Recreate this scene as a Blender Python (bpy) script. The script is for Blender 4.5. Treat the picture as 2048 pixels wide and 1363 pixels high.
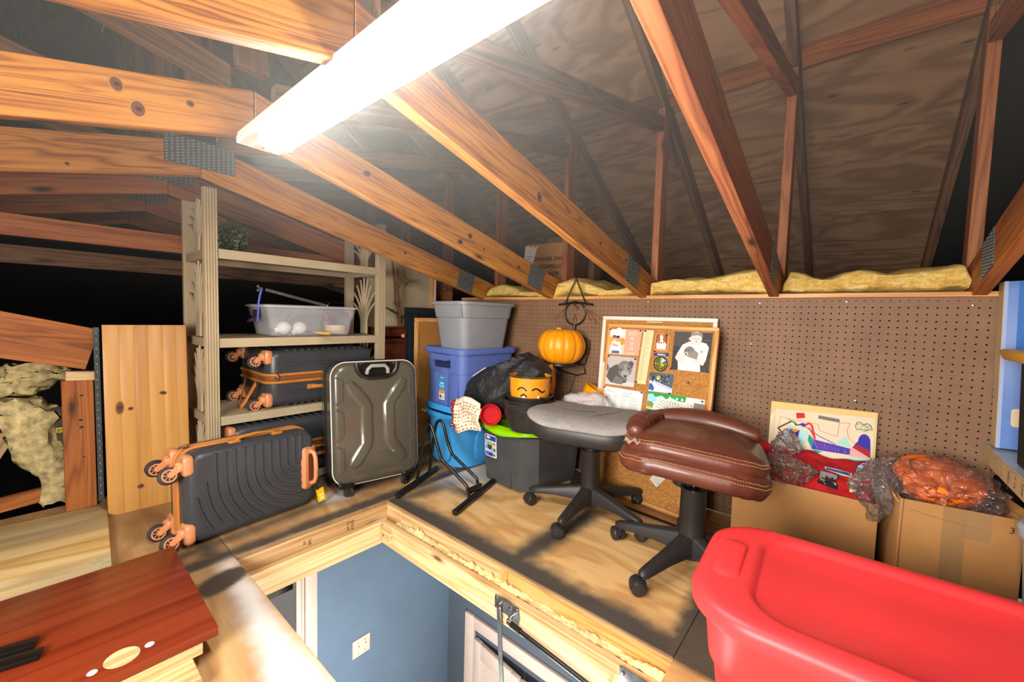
import bpy, bmesh, math, random
from mathutils import Vector, Matrix
random.seed(7)
for o in list(bpy.data.objects):
    bpy.data.objects.remove(o)
S = bpy.context.scene
COL = S.collection
PI = math.pi

# ------------------------------------------------------------------ camera
cd = bpy.data.cameras.new('camera')
cam = bpy.data.objects.new('camera', cd)
COL.objects.link(cam)
cd.sensor_width = 36.0
cd.lens = 813.76 / 2048 * 36.0
cd.clip_start = 0.02
cam.matrix_world = Matrix(((0.76474, -0.05971, 0.64156, 0.0),
                           (0.64373, 0.02768, -0.76475, 0.0),
                           (0.02791, 0.99783, 0.05960, 0.92),
                           (0, 0, 0, 1)))
S.camera = cam
# ------------------------------------------------------------------ world, exposure
w = bpy.data.worlds.new('world')
S.world = w
w.use_nodes = True
w.node_tree.nodes['Background'].inputs[0].default_value = (1.0, 0.93, 0.85, 1)
w.node_tree.nodes['Background'].inputs[1].default_value = 0.06
S.view_settings.view_transform = 'Standard'
S.view_settings.look = 'None'
S.view_settings.gamma = 1.0
S.view_settings.use_curve_mapping = False
S.view_settings.exposure = 1.85
TUBE = 27.0           # strength of the two fluorescent tubes
FILL = 29.0          # watts of the added fill light behind the camera
HALL = 20.0            # watts of the lamp in the hall below the hatch
GLARE = 0.15          # density of the scatter volume standing in for lens glare


# added scatter volume imitating lens glare, thickest under the peak of the trusses
wt = w.node_tree


def wn(typ, **kw):
    n = wt.nodes.new(typ)
    for k, v in kw.items():
        setattr(n, k, v)
    return n


def wm(op, a, b=0.0, c=0.0):
    n = wn('ShaderNodeMath', operation=op)
    for i, v in enumerate((a, b, c)):
        if isinstance(v, bpy.types.NodeSocket):
            wt.links.new(v, n.inputs[i])
        else:
            n.inputs[i].default_value = v
    return n.outputs[0]


sx = wn('ShaderNodeSeparateXYZ')
wt.links.new(wn('ShaderNodeNewGeometry').outputs['Position'], sx.inputs[0])
dx2 = wm('POWER', wm('MULTIPLY_ADD', sx.outputs[0], 1 / 1.15, 0.85 / 1.15), 2.0)
dy2 = wm('POWER', wm('MULTIPLY_ADD', sx.outputs[1], 1 / 1.0, -0.75 / 1.0), 2.0)
fall = wm('EXPONENT', wm('MULTIPLY', wm('ADD', dx2, dy2), -0.5))
up = wn('ShaderNodeMapRange', interpolation_type='SMOOTHSTEP')
wt.links.new(sx.outputs[2], up.inputs[0])
up.inputs[1].default_value = 0.95
up.inputs[2].default_value = 1.5
vs_ = wn('ShaderNodeVolumeScatter')
vs_.inputs['Color'].default_value = (1.0, 0.98, 0.93, 1)
vs_.inputs['Anisotropy'].default_value = 0.30
wt.links.new(wm('MULTIPLY', wm('MULTIPLY', fall, up.outputs[0]), GLARE), vs_.inputs['Density'])
wt.links.new(vs_.outputs[0], wt.nodes['World Output'].inputs['Volume'])
try:
    w.cycles.volume_step_size = 0.5
    S.cycles.volume_max_steps = 8
    S.cycles.max_bounces = 7
    S.cycles.transparent_max_bounces = 10
except AttributeError:
    pass


def lamp(name, loc, watts, size, color):
    l = bpy.data.lights.new(name, 'POINT')
    l.energy = watts
    l.shadow_soft_size = size
    l.color = color
    o = bpy.data.objects.new(name, l)
    o.location = loc
    COL.objects.link(o)
    return o


def area(name, loc, target, watts, size, color):
    l = bpy.data.lights.new(name, 'AREA')
    l.shape = 'DISK'
    l.size = size
    l.energy = watts
    l.color = color
    o = bpy.data.objects.new(name, l)
    d = Vector(target) - Vector(loc)
    o.matrix_world = Matrix.Translation(loc) @ d.to_track_quat('-Z', 'Y').to_matrix().to_4x4()
    COL.objects.link(o)
    return o


# fill light added behind the camera to lift what the tubes leave dim
area('fill_light', (-0.30, -1.05, 1.0), (-0.9, 1.5, 0.7), FILL, 1.0, (1.0, 0.93, 0.86))
lamp('hall_lamp', (-0.95, 0.62, -0.95), HALL, 0.12, (1.0, 0.93, 0.86))


# ------------------------------------------------------------------ colour and materials
def srgb(h):
    h = h.lstrip('#')
    if len(h) == 3: h = ''.join(q * 2 for q in h)
    v = [int(h[i:i + 2], 16) / 255 for i in (0, 2, 4)]
    return tuple(c / 12.92 if c <= 0.04045 else ((c + 0.055) / 1.055) ** 2.4 for c in v)


def c4(c):
    if isinstance(c, str):
        c = srgb(c)
    return (c[0], c[1], c[2], 1.0)


class NT:
    """tiny node-tree writer"""
    def __init__(s, name):
        s.m = bpy.data.materials.new(name)
        s.m.use_nodes = True
        s.t = s.m.node_tree
        s.b = s.t.nodes['Principled BSDF']
        s.out = s.t.nodes['Material Output']

    def n(s, typ, inp=None, **kw):
        nd = s.t.nodes.new(typ)
        for k, v in kw.items():
            setattr(nd, k, v)
        for k, v in (inp or {}).items():
            s.set(nd.inputs[k], v)
        return nd

    def set(s, sock, v):
        if isinstance(v, bpy.types.NodeSocket):
            s.t.links.new(v, sock)
        else:
            if isinstance(v, (tuple, list)) and sock.type == 'RGBA' and len(v) == 3:
                v = (*v, 1)
            sock.default_value = v

    def p(s, **kw):
        for k, v in kw.items():
            s.set(s.b.inputs[k.replace('_', ' ')], v)

    def math(s, op, a, b=0.0, c=0.0, clamp=False):
        nd = s.n('ShaderNodeMath', {0: a, 1: b, 2: c}, operation=op)
        nd.use_clamp = clamp
        return nd.outputs[0]

    def mix(s, f, a, b, blend='MIX'):
        nd = s.n('ShaderNodeMix', data_type='RGBA', blend_type=blend)
        s.set(nd.inputs[0], f)
        s.set(nd.inputs[6], c4(a) if not isinstance(a, bpy.types.NodeSocket) else a)
        s.set(nd.inputs[7], c4(b) if not isinstance(b, bpy.types.NodeSocket) else b)
        return nd.outputs[2]

    def ramp(s, f, stops):
        nd = s.n('ShaderNodeValToRGB', {0: f})
        cr = nd.color_ramp
        while len(cr.elements) < len(stops):
            cr.elements.new(0.5)
        for e, (pos, c) in zip(cr.elements, stops):
            e.position = pos
            e.color = c4(c) if not isinstance(c, (int, float)) else (c, c, c, 1)
        return nd.outputs[0]

    def coords(s, scale=(1, 1, 1), rnd=13.0, kind='Object'):
        tc = s.n('ShaderNodeTexCoord').outputs[kind]
        mp = s.n('ShaderNodeMapping', {0: tc})
        mp.inputs['Scale'].default_value = scale
        v = mp.outputs[0]
        if rnd:
            oi = s.n('ShaderNodeObjectInfo').outputs['Random']
            r = s.math('MULTIPLY', oi, rnd)
            v = s.n('ShaderNodeVectorMath', {0: v, 1: r}, operation='ADD').outputs[0]
        return v

    def noise(s, v, scale=5.0, detail=4.0, rough=0.55, dist=0.0):
        return s.n('ShaderNodeTexNoise', {'Vector': v, 'Scale': scale, 'Detail': detail,
                                          'Roughness': rough, 'Distortion': dist}).outputs[0]

    def bump(s, h, strength=0.2, dist=0.01):
        return s.n('ShaderNodeBump', {'Height': h, 'Strength': strength, 'Distance': dist}).outputs[0]


def plain(name, c, rough=0.5, metal=0.0, var=0.08, bump=0.0, bscale=60.0, spec=0.5, coat=0.0,
          alpha=1.0, trans=0.0, ior=1.45, vscale=9.0):
    t = NT(name)
    v = t.coords((1, 1, 1))
    n = t.noise(v, vscale, 4)
    c = srgb(c) if isinstance(c, str) else c
    lo = tuple(x * (1 - var * 1.6) for x in c)
    hi = tuple(min(1, x * (1 + var)) for x in c)
    t.p(Base_Color=t.ramp(n, [(0.3, lo), (0.7, hi)]), Roughness=rough, Metallic=metal,
        Specular_IOR_Level=spec, Coat_Weight=coat, Alpha=alpha, Transmission_Weight=trans, IOR=ior)
    if bump:
        t.p(Normal=t.bump(t.noise(v, bscale, 3), bump, 0.004))
    return t.m


def wood(name, light, mid, dark, freq=1.0, rough=0.6, knots=True, rings=70.0, stretch=(0.45, 9, 9)):
    """solid wood, grain along local X"""
    t = NT(name)
    v = t.coords(stretch)
    broad = t.noise(v, 1.1 * freq, 3, 0.5, 0.5)
    fib = t.noise(t.coords((2.5, 60, 60)), 2.2 * freq, 4, 0.65)
    ln = t.math('SINE', t.math('MULTIPLY', broad, rings * freq))
    ln = t.math('MULTIPLY_ADD', ln, 0.5, 0.5)                      # thin growth rings
    ln = t.math('POWER', ln, 0.6)
    f = t.math('ADD', t.math('MULTIPLY', broad, 0.50), t.math('MULTIPLY', ln, 0.22))
    f = t.math('ADD', f, t.math('MULTIPLY', fib, 0.30))
    col = t.ramp(f, [(0.34, dark), (0.50, mid), (0.64, light)])
    if knots:
        vo = t.n('ShaderNodeTexVoronoi', {'Vector': t.coords((2.1, 6.5, 6.5), 31.0), 'Scale': 1.3,
                                          'Randomness': 1.0}).outputs['Distance']
        k = t.ramp(vo, [(0.05, 1.0), (0.085, 0.55), (0.16, 0.0)])
        dk = tuple(x * 0.28 for x in (srgb(dark) if isinstance(dark, str) else dark))
        col = t.mix(k, col, dk)
    t.p(Base_Color=col, Roughness=rough, Normal=t.bump(f, 0.25, 0.002))
    return t.m


def plywood(name, light, mid, dark, scale=(0.9, 3.2, 3.2), rough=0.65, marks=0.0, lines=6.0):
    """rotary-cut veneer: wandering contour grain along X"""
    t = NT(name)
    v = t.coords(scale, 5.0)
    b = t.noise(v, 1.2, 3, 0.5, 0.6)
    ln = t.math('SINE', t.math('MULTIPLY', b, lines * 6.283))
    ln = t.math('MULTIPLY_ADD', ln, 0.5, 0.5)
    fib = t.noise(t.coords((3, 70, 70), 5.0), 2.0, 4, 0.6)
    f = t.math('ADD', t.math('MULTIPLY', ln, 0.28), t.math('MULTIPLY', fib, 0.35))
    f = t.math('ADD', f, t.math('MULTIPLY', b, 0.37))
    col = t.ramp(f, [(0.25, dark), (0.48, mid), (0.72, light)])
    if marks:
        vo = t.n('ShaderNodeTexVoronoi', {'Vector': t.coords((2.2, 8, 8), 3.0), 'Scale': 1.6}).outputs['Distance']
        k = t.ramp(vo, [(0.04, marks), (0.12, 0.0)])
        col = t.mix(k, col, (0.012, 0.008, 0.005))
    t.p(Base_Color=col, Roughness=rough, Normal=t.bump(f, 0.2, 0.002))
    return t, col


def attr_mat(name, rough=0.6, coat=0.0, spec=0.4):
    t = NT(name)
    a = t.n('ShaderNodeAttribute', attribute_name='Col').outputs['Color']
    t.p(Base_Color=a, Roughness=rough, Coat_Weight=coat, Specular_IOR_Level=spec)
    return t.m


M = {}
M['beam'] = wood('framing_lumber', '#bd8034', '#a86a28', '#744016', 1.3)
M['beam_red'] = wood('framing_lumber_red', '#a8693c', '#955430', '#6f3a1e', 1.2)
M['beam_dark'] = wood('old_dark_lumber', '#7c5a3e', '#664830', '#483020', 1.0)
M['pale'] = wood('pale_new_lumber', '#dfc090', '#d0ab76', '#b58a54', 0.8, knots=True)
M['pine'] = wood('finished_pine', '#cf9a55', '#c48c48', '#b47c3c', 0.7, rough=0.4, rings=40.0, knots=False, stretch=(0.22, 7, 7))
M['oldpine'] = wood('old_orange_pine', '#b0692c', '#9c5822', '#7c4217', 1.1)
M['mahogany'] = wood('red_brown_laminate', '#83341a', '#7a2c14', '#6a220f', 0.5, rough=0.28, knots=False, stretch=(0.5, 12, 12))
M['oak'] = wood('light_oak_trim', '#e0a968', '#d29550', '#b87b3a', 1.0, rough=0.5, knots=False)
M['cherry'] = wood('dark_cherry', '#6e3018', '#572210', '#351206', 1.0, rough=0.35, knots=False)
M['particle'] = plain('particle_board', '#c9a468', 0.8, var=0.35, vscale=220)
M['peg'] = plain('pegboard_hardboard', '#826147', 0.62, var=0.1, bump=0.1, bscale=250)
M['black'] = plain('matt_black', '#0b0a09', 0.8, var=0.2)
M['blackplastic'] = plain('black_plastic', '#2a2726', 0.42, var=0.1, bump=0.08, bscale=300)
M['blacksteel'] = plain('black_enamelled_steel', '#121110', 0.3, var=0.1, spec=0.6)
M['steel'] = plain('galvanised_steel', '#9aa2a6', 0.32, metal=0.9, var=0.2, vscale=40)
M['plate'] = plain('truss_plate_steel', '#5f6769', 0.6, metal=0.6, var=0.2, vscale=60)
M['chrome'] = plain('chrome', '#d0d0d0', 0.12, metal=1.0, var=0.02)
M['white'] = plain('white_paint', '#e6e2da', 0.5, var=0.04)
M['cream'] = plain('cream_panel', '#c9bb98', 0.6, var=0.05)
M['trimwhite'] = plain('white_gloss_trim', '#efe0d4', 0.4, var=0.03)
M['print'] = attr_mat('printed_card', 0.55)
M['crayon'] = attr_mat('crayon_on_paper', 0.8)
M['cork'] = plain('cork', '#b57d3c', 0.85, var=0.3, vscale=160, bump=0.3, bscale=200)
M['carton'] = plain('corrugated_cardboard', '#ad7c47', 0.8, var=0.08, vscale=5, bump=0.06, bscale=90)
M['carton_dark'] = plain('brown_cardboard', '#8a6440', 0.8, var=0.12, vscale=5)


# ------------------------------------------------------------------ mesh builder
def frame(o, x, y=None, z=None):
    """4x4 from an origin and two axes (third completed)"""
    o = Vector(o)
    if x is not None and y is not None:
        x = Vector(x).normalized(); y = Vector(y); z = x.cross(y).normalized(); y = z.cross(x)
    elif x is not None:
        x = Vector(x).normalized(); z = Vector(z); y = z.cross(x).normalized(); z = x.cross(y)
    else:
        y = Vector(y).normalized(); z = Vector(z); x = y.cross(z).normalized(); z = x.cross(y)
    return Matrix(((x.x, y.x, z.x, o.x), (x.y, y.y, z.y, o.y), (x.z, y.z, z.z, o.z), (0, 0, 0, 1)))


def rrect(a, b, r, n=5, cx=0.0, cy=0.0):
    """rounded rectangle outline, half sizes a, b"""
    r = min(r, a * 0.999, b * 0.999)
    pts = []
    for sx, sy, a0 in ((1, 1, 0), (-1, 1, 90), (-1, -1, 180), (1, -1, 270)):
        for i in range(n + 1):
            t = math.radians(a0 + 90 * i / n)
            pts.append((cx + sx * (a - r) + r * math.cos(t), cy + sy * (b - r) + r * math.sin(t)))
    return pts


def circ(r, n=20, cx=0, cy=0, sy=1.0):
    return [(cx + r * math.cos(2 * PI * i / n), cy + r * sy * math.sin(2 * PI * i / n)) for i in range(n)]


def lift(pts, z):
    return [Vector((p[0], p[1], z)) for p in pts]


class MB:
    def __init__(s):
        s.bm = bmesh.new()
        s.mi = 0

    def _add(s, vs, fs, mat=None):
        if mat is not None:
            vs = [mat @ Vector(v) for v in vs]
        bv = [s.bm.verts.new(v) for v in vs]
        for f in fs:
            try:
                fc = s.bm.faces.new([bv[i] for i in f])
                fc.material_index = s.mi
            except ValueError:
                pass
        return s

    def box(s, c, d, mat=None, bev=0.0, seg=2):
        t = bmesh.new()
        bmesh.ops.create_cube(t, size=1.0)
        for v in t.verts:
            v.co = Vector((v.co.x * d[0], v.co.y * d[1], v.co.z * d[2])) + Vector(c)
        if bev > 0:
            bmesh.ops.bevel(t, geom=list(t.edges), offset=min(bev, min(d) * 0.45), segments=seg, profile=0.5,
                            affect='EDGES')
        t.verts.index_update()
        vs = [v.co.copy() for v in t.verts]
        fs = [[v.index for v in f.verts] for f in t.faces]
        t.free()
        return s._add(vs, fs, mat)

    def tube(s, pts, r, n=8, closed=False, mat=None, flat=1.0):
        P = [Vector(p) for p in pts]
        m = len(P)
        rs = r if isinstance(r, (list, tuple)) else [r] * m
        T = []
        for i in range(m):
            a = P[i - 1] if (i > 0 or closed) else P[i]
            b = P[(i + 1) % m] if (i < m - 1 or closed) else P[i]
            d = (b - a)
            T.append(d.normalized() if d.length > 1e-9 else Vector((0, 0, 1)))
        up = Vector((0, 0, 1)) if abs(T[0].z) < 0.9 else Vector((1, 0, 0))
        N = (up - T[0] * up.dot(T[0])).normalized()
        vs, fs = [], []
        for i in range(m):
            if i:
                N = (N - T[i] * N.dot(T[i]))
                N = N.normalized() if N.length > 1e-6 else T[i].orthogonal().normalized()
            B = T[i].cross(N)
            for k in range(n):
                a = 2 * PI * k / n
                vs.append(P[i] + (N * math.cos(a) * flat + B * math.sin(a)) * rs[i])
        for i in range(m if closed else m - 1):
            j = (i + 1) % m
            for k in range(n):
                l = (k + 1) % n
                fs.append([i * n + k, i * n + l, j * n + l, j * n + k])
        if not closed:
            fs.append(list(range(n))[::-1])
            fs.append([(m - 1) * n + k for k in range(n)])
        return s._add(vs, fs, mat)

    def loft(s, secs, cap0=True, cap1=True, mat=None, closed=True):
        n = len(secs[0])
        vs = [v for sec in secs for v in sec]
        fs = []
        for i in range(len(secs) - 1):
            for k in range(n if closed else n - 1):
                l = (k + 1) % n
                fs.append([i * n + k, i * n + l, (i + 1) * n + l, (i + 1) * n + k])
        if cap0:
            fs.append(list(range(n))[::-1])
        if cap1:
            fs.append([(len(secs) - 1) * n + k for k in range(n)])
        return s._add(vs, fs, mat)

    def lathe(s, prof, n=28, mat=None, sx=1.0, sy=1.0, cap0=True, cap1=True, ripple=None):
        secs = []
        for r, z in prof:
            sec = []
            for k in range(n):
                a = 2 * PI * k / n
                q = ripple(a) if ripple else 1.0
                sec.append(Vector((r * q * math.cos(a) * sx, r * q * math.sin(a) * sy, z)))
            secs.append(sec)
        return s.loft(secs, cap0, cap1, mat)

    def prism(s, poly, z0, z1, mat=None):
        return s.loft([lift(poly, z0), lift(poly, z1)], True, True, mat)

    def grid(s, fn, nu, nv, mat=None):
        vs = [Vector(fn(i / nu, j / nv)) for j in range(nv + 1) for i in range(nu + 1)]
        fs = [[j * (nu + 1) + i, j * (nu + 1) + i + 1, (j + 1) * (nu + 1) + i + 1, (j + 1) * (nu + 1) + i]
              for j in range(nv) for i in range(nu)]
        return s._add(vs, fs, mat)

    def build(s, name, mat, parent=None, mw=None, local=False, smooth=38, recalc=True, solid=0.0):
        """mw: world matrix of the part (its verts are in that frame); local: verts are in the parent's frame"""
        if recalc:
            bmesh.ops.recalc_face_normals(s.bm, faces=list(s.bm.faces))
        me = bpy.data.meshes.new(name)
        s.bm.to_mesh(me)
        s.bm.free()
        mats = mat if isinstance(mat, (list, tuple)) else [mat]
        for m in mats:
            me.materials.append(m)
        if smooth:
            me.polygons.foreach_set('use_smooth', [True] * len(me.polygons))
            me.set_sharp_from_angle(angle=math.radians(smooth))
        o = bpy.data.objects.new(name, me)
        COL.objects.link(o)
        place(o, parent, mw, local)
        if solid:
            md = o.modifiers.new('solid', 'SOLIDIFY')
            md.thickness = solid
            md.offset = 0
        return o


def wmat(o):
    return wmat(o.parent) @ o.matrix_basis if o.parent else o.matrix_basis.copy()


def place(o, parent=None, mw=None, local=False):
    mw = mw if mw is not None else Matrix()
    if parent is not None:
        o.parent = parent
        o.matrix_basis = mw if local else wmat(parent).inverted() @ mw
    else:
        o.matrix_basis = mw


def thing(name, label, cat, loc=(0, 0, 0), rz=0.0, group=None, mw=None):
    o = bpy.data.objects.new(name, None)
    o.empty_display_size = 0.05
    COL.objects.link(o)
    o.matrix_basis = mw if mw is not None else Matrix.Translation(loc) @ Matrix.Rotation(rz, 4, 'Z')
    return tag(o, label, cat, group)


def tag(o, label=None, cat=None, group=None, kind=None):
    if label: o['label'] = label
    if cat: o['category'] = cat
    if group: o['group'] = group
    if kind: o['kind'] = kind
    return o


def dup(root, mw, label=None, group=None):
    r = root.copy(); COL.objects.link(r); r.matrix_basis = mw
    if label: r['label'] = label
    if group: r['group'] = group

    def kids(src, dst):
        for ch in list(src.children):
            if ch is dst: continue
            c = ch.copy(); COL.objects.link(c); c.parent = dst
            c.matrix_parent_inverse = ch.matrix_parent_inverse.copy()
            c.matrix_basis = ch.matrix_basis.copy()
            kids(ch, c)
    kids(root, r)
    return r


def board(name, mat, p0, p1, wdir, wid, thick, parent=None, bev=0.0015):
    """straight piece of timber: local X along its length, width along wdir"""
    p0 = Vector(p0); p1 = Vector(p1)
    L = (p1 - p0).length
    f = frame((p0 + p1) / 2, p1 - p0, y=wdir)
    return MB().box((0, 0, 0), (L, wid, thick), bev=bev, seg=1).build(name, mat, parent, f)


# ------------------------------------------------------------------ flat print: polygons with their own colours
class Draw:
    def __init__(s):
        s.v = []; s.f = []; s.c = []; s.layer = 0

    def poly(s, pts, col, z=None):
        s.layer += 1
        z = 0.00012 * s.layer if z is None else z
        b = len(s.v)
        s.v += [(p[0], p[1], z) for p in pts]
        s.f.append(list(range(b, b + len(pts))))
        s.c.append(c4(col))
        return s

    def rect(s, x0, y0, x1, y1, col):
        return s.poly([(x0, y0), (x1, y0), (x1, y1), (x0, y1)], col)

    def disc(s, x, y, r, col, n=18, sy=1.0, rot=0.0):
        ca, sa = math.cos(rot), math.sin(rot)
        return s.poly([(x + a * ca - b * sa, y + a * sa + b * ca) for a, b in circ(r, n, 0, 0, sy)], col)

    def line(s, pts, wd, col):
        s.layer += 1
        z = 0.00012 * s.layer
        for (x0, y0), (x1, y1) in zip(pts, pts[1:]):
            d = math.hypot(x1 - x0, y1 - y0) or 1e-6
            nx, ny = -(y1 - y0) / d * wd / 2, (x1 - x0) / d * wd / 2
            b = len(s.v)
            s.v += [(x0 + nx, y0 + ny, z), (x0 - nx, y0 - ny, z), (x1 - nx, y1 - ny, z), (x1 + nx, y1 + ny, z)]
            s.f.append([b, b + 1, b + 2, b + 3])
            s.c.append(c4(col))
        return s

    def text(s, body, x, y, size, col, align='LEFT', rot=0.0, wide=1.0, bold=0.0):
        cu = bpy.data.curves.new('t', 'FONT')
        cu.body = body; cu.size = size; cu.align_x = align; cu.resolution_u = 2
        cu.offset = bold
        ob = bpy.data.objects.new('t', cu)
        COL.objects.link(ob)
        dg = bpy.context.evaluated_depsgraph_get()
        me = bpy.data.meshes.new_from_object(ob.evaluated_get(dg))
        s.layer += 1
        z = 0.00012 * s.layer
        b = len(s.v)
        ca, sa = math.cos(rot), math.sin(rot)
        for v in me.vertices:
            px, py = v.co.x * wide, v.co.y
            s.v.append((x + px * ca - py * sa, y + px * sa + py * ca, z))
        for p in me.polygons:
            s.f.append([b + i for i in p.vertices])
            s.c.append(c4(col))
        bpy.data.objects.remove(ob); bpy.data.curves.remove(cu); bpy.data.meshes.remove(me)
        return s

    def build(s, name, mw, parent=None, mat=None, local=False, warp=None):
        me = bpy.data.meshes.new(name)
        vs = [warp(*v) for v in s.v] if warp else s.v
        me.from_pydata(vs, [], s.f)
        ca = me.color_attributes.new('Col', 'FLOAT_COLOR', 'CORNER')
        i = 0
        for p, c in zip(me.polygons, s.c):
            for k in p.loop_indices:
                ca.data[k].color = c
        me.materials.append(mat or M['print'])
        o = bpy.data.objects.new(name, me)
        COL.objects.link(o)
        place(o, parent, mw, local)
        return o


def knots(parent, mw, spots):
    """branch knots: nested dark ovals on a board face; spots = (x, y, radius, elongation)"""
    for x, y, r, e in spots:
        q = Draw()
        rot = hsh(x, y) * .5 - .25
        q.disc(x, y, r * 1.25, (.40, .19, .06), 20, 1 / e, rot).disc(x, y, r, (.14, .05, .016), 18, 1 / e * .95, rot).disc(x + r * .1, y, r * .55, (.055, .022, .010), 14, .8, rot).disc(x + r * .2, y + r * .1, r * .2, (.012, .008, .006), 8)
        q.build('knot', mw, parent, mat=M['knot'])


M['knot'] = attr_mat('wood_knot', .65)


def rnd(a, b):
    return random.uniform(a, b)


def hsh(*a):
    return math.sin(sum(x * k for x, k in zip(a, (12.9898, 78.233, 37.719)))) * 43758.5453 % 1.0


def vnoise(x, y=0.0, z=0.0):
    xi, yi, zi = math.floor(x), math.floor(y), math.floor(z)
    xf, yf, zf = x - xi, y - yi, z - zi
    sm = lambda t: t * t * (3 - 2 * t)
    xf, yf, zf = sm(xf), sm(yf), sm(zf)
    r = 0
    for dx in (0, 1):
        for dy in (0, 1):
            for dz in (0, 1):
                r += hsh(xi + dx, yi + dy, zi + dz) * (xf if dx else 1 - xf) * (yf if dy else 1 - yf) * (zf if dz else 1 - zf)
    return r * 2 - 1


def fbm(x, y=0.0, z=0.0, o=3):
    return sum(vnoise(x * 2 ** i, y * 2 ** i, z * 2 ** i) / 2 ** i for i in range(o))


def sstep(a, b, x):
    t = max(0.0, min(1.0, (x - a) / (b - a)))
    return t * t * (3 - 2 * t)
# ================================================================== floor
HX0, HX1, HY0, HY1 = -1.715, -0.325, 0.47, 1.117      # hatch opening


def spray(x, y):
    """spray-paint left on the boards: (black, white)"""
    n = 0.012 * fbm(x * 6 + 3, y * 6, 1.7) + 0.008 * fbm(x * 40, y * 40, 5)
    band = lambda d, wdt, soft: 1 - sstep(wdt - soft, wdt + soft, d + n)
    k = 0.0; wv = 0.0
    if y > 1.1:
        if x > -1.72:
            k = max(k, band(y - 1.117, 0.095, 0.045))                      # along the hatch
            if x > -0.345: k = 0.97
            k = max(k, band(abs(x + 0.345), 0.03, 0.03))
            k = max(k, band(abs(x + 0.925 - 0.05 * (y - 1.3)), 0.05, 0.04) * (1 - sstep(1.65, 1.95, y)))
            k = max(k, band(abs((x + 1.66) - 0.1 * (y - 1.3)), 0.055, 0.05) * 0.85)
            dx, dy = x + 1.60, y - 1.42
            k = max(k, 0.75 * band(abs(dy - 0.15 * dx), 0.04, 0.04) * (1 - sstep(-1.45, -1.3, x)))
            wv = max(wv, 0.75 * band(math.hypot((x + 1.72) * 0.8, y - 1.62), 0.16, 0.14))
        else:
            k = 0.75
    if x <= -1.71:
        k = max(0.12, band(abs(x + 1.745), 0.045, 0.03) * 0.95)
        k = max(k, band(abs(x + 1.90 + 0.1 * (y - 0.8)), 0.04, 0.045) * 0.8)
        k = max(k, 0.85 * sstep(-1.92, -2.2, x) * sstep(0.5, 0.7, y))
        wv = max(wv, 0.7 * band(math.hypot((x + 1.93) * 1.6, (y - 0.98)), 0.08, 0.07))
    if y < 0.475 and x > -1.95:
        c = 0.415 - 0.06 * (x + 1.3)
        if x < -1.72: k = max(k, band(abs(y - 0.42), 0.05, 0.05) * 0.9)
        wv = band(abs(y - c - 0.005), 0.036 + 0.03 * sstep(-1.3, -0.9, x), 0.035) * sstep(-1.74, -1.66, x + n) * 0.92
        e = math.hypot((x + 1.585 + .25 * (y - .4)) / 0.066, (y - 0.40) / 0.10) + n * 6
        s_ = 1 - sstep(0.75, 1.1, e)
        k = max(k, s_ * 0.95)
        wv *= 1 - s_
        wv *= 1 - 0.35 * sstep(0.45, 0.475, y)
    return min(1, k), min(1, wv)


def floor_material():
    t, col = plywood('floor_plywood', '#dcb67e', '#cda266', '#b2834e', (1.1, 3.4, 3.4), 0.62)
    a = t.n('ShaderNodeSeparateColor', {0: t.n('ShaderNodeAttribute', attribute_name='Paint').outputs['Color']})
    col = t.mix(a.outputs[2], col, (0.30, 0.155, 0.07))
    spk = t.noise(t.coords((1, 1, 1), 0), 260, 2)
    kk = t.math('MULTIPLY', a.outputs[0], t.math('MULTIPLY_ADD', spk, 0.35, 0.78, True), 0, True)
    col = t.mix(kk, col, (0.035, 0.034, 0.034))
    ww = t.math('MULTIPLY', a.outputs[1], t.math('MULTIPLY_ADD', spk, 0.5, 0.68, True), 0, True)
    col = t.mix(ww, col, (0.74, 0.72, 0.69))
    t.p(Base_Color=col)
    return t.m


M['floor'] = floor_material()
floor = thing('floor', None, None)
tag(floor, kind='structure')


def sheet(x0, x1, y0, y1, z=0.0, th=0.018, step=0.0125, warm=0.0):
    nx = max(1, int((x1 - x0) / step)); ny = max(1, int((y1 - y0) / step))
    mb = MB()
    mb.grid(lambda u, v: (x0 + (x1 - x0) * u, y0 + (y1 - y0) * v, z), nx, ny)
    c = [(x0, y0), (x1, y0), (x1, y1), (x0, y1)]
    mb.loft([lift(c, z - th), lift(c, z)], True, False)
    o = mb.build('plywood_sheet', M['floor'], floor, smooth=0, recalc=False)
    me = o.data
    ca = me.color_attributes.new('Paint', 'FLOAT_COLOR', 'POINT')
    for i, v in enumerate(me.vertices):
        k, wv = spray(v.co.x, v.co.y) if v.co.z > z - 0.001 else (0.1, 0)
        wm = warm * (0.7 + 0.5 * fbm(v.co.x * 3, v.co.y * 9))
        ca.data[i].color = (k, wv, max(0, min(1, wm)), 1)
    return o


sheet(HX0, -0.327, HY1, 2.135)
sheet(-0.324, 1.9, HY1 + 0.002, 2.135, step=0.03)
sheet(-0.324, 1.9, -1.2, HY1 - 0.001, step=0.03)
sheet(-2.72, HX0 - 0.002, 0.472, 2.135, warm=0.5)
sheet(-2.72, -0.327, -0.9, HY0, warm=0.75)
fb = MB(); fb.box((-1.2, 3.4, 1.02), (7.5, 2.5, 0.02)); fb.build('rear_platform', M['beam_dark'], floor)
fb = MB(); fb.box((-4.0, -0.3, -0.16), (2.56, 7.8, 0.02)); fb.box((-1.0, -2.3, -0.16), (6, 2.8, 0.02))
fb.build('subfloor', M['black'], floor)

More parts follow.
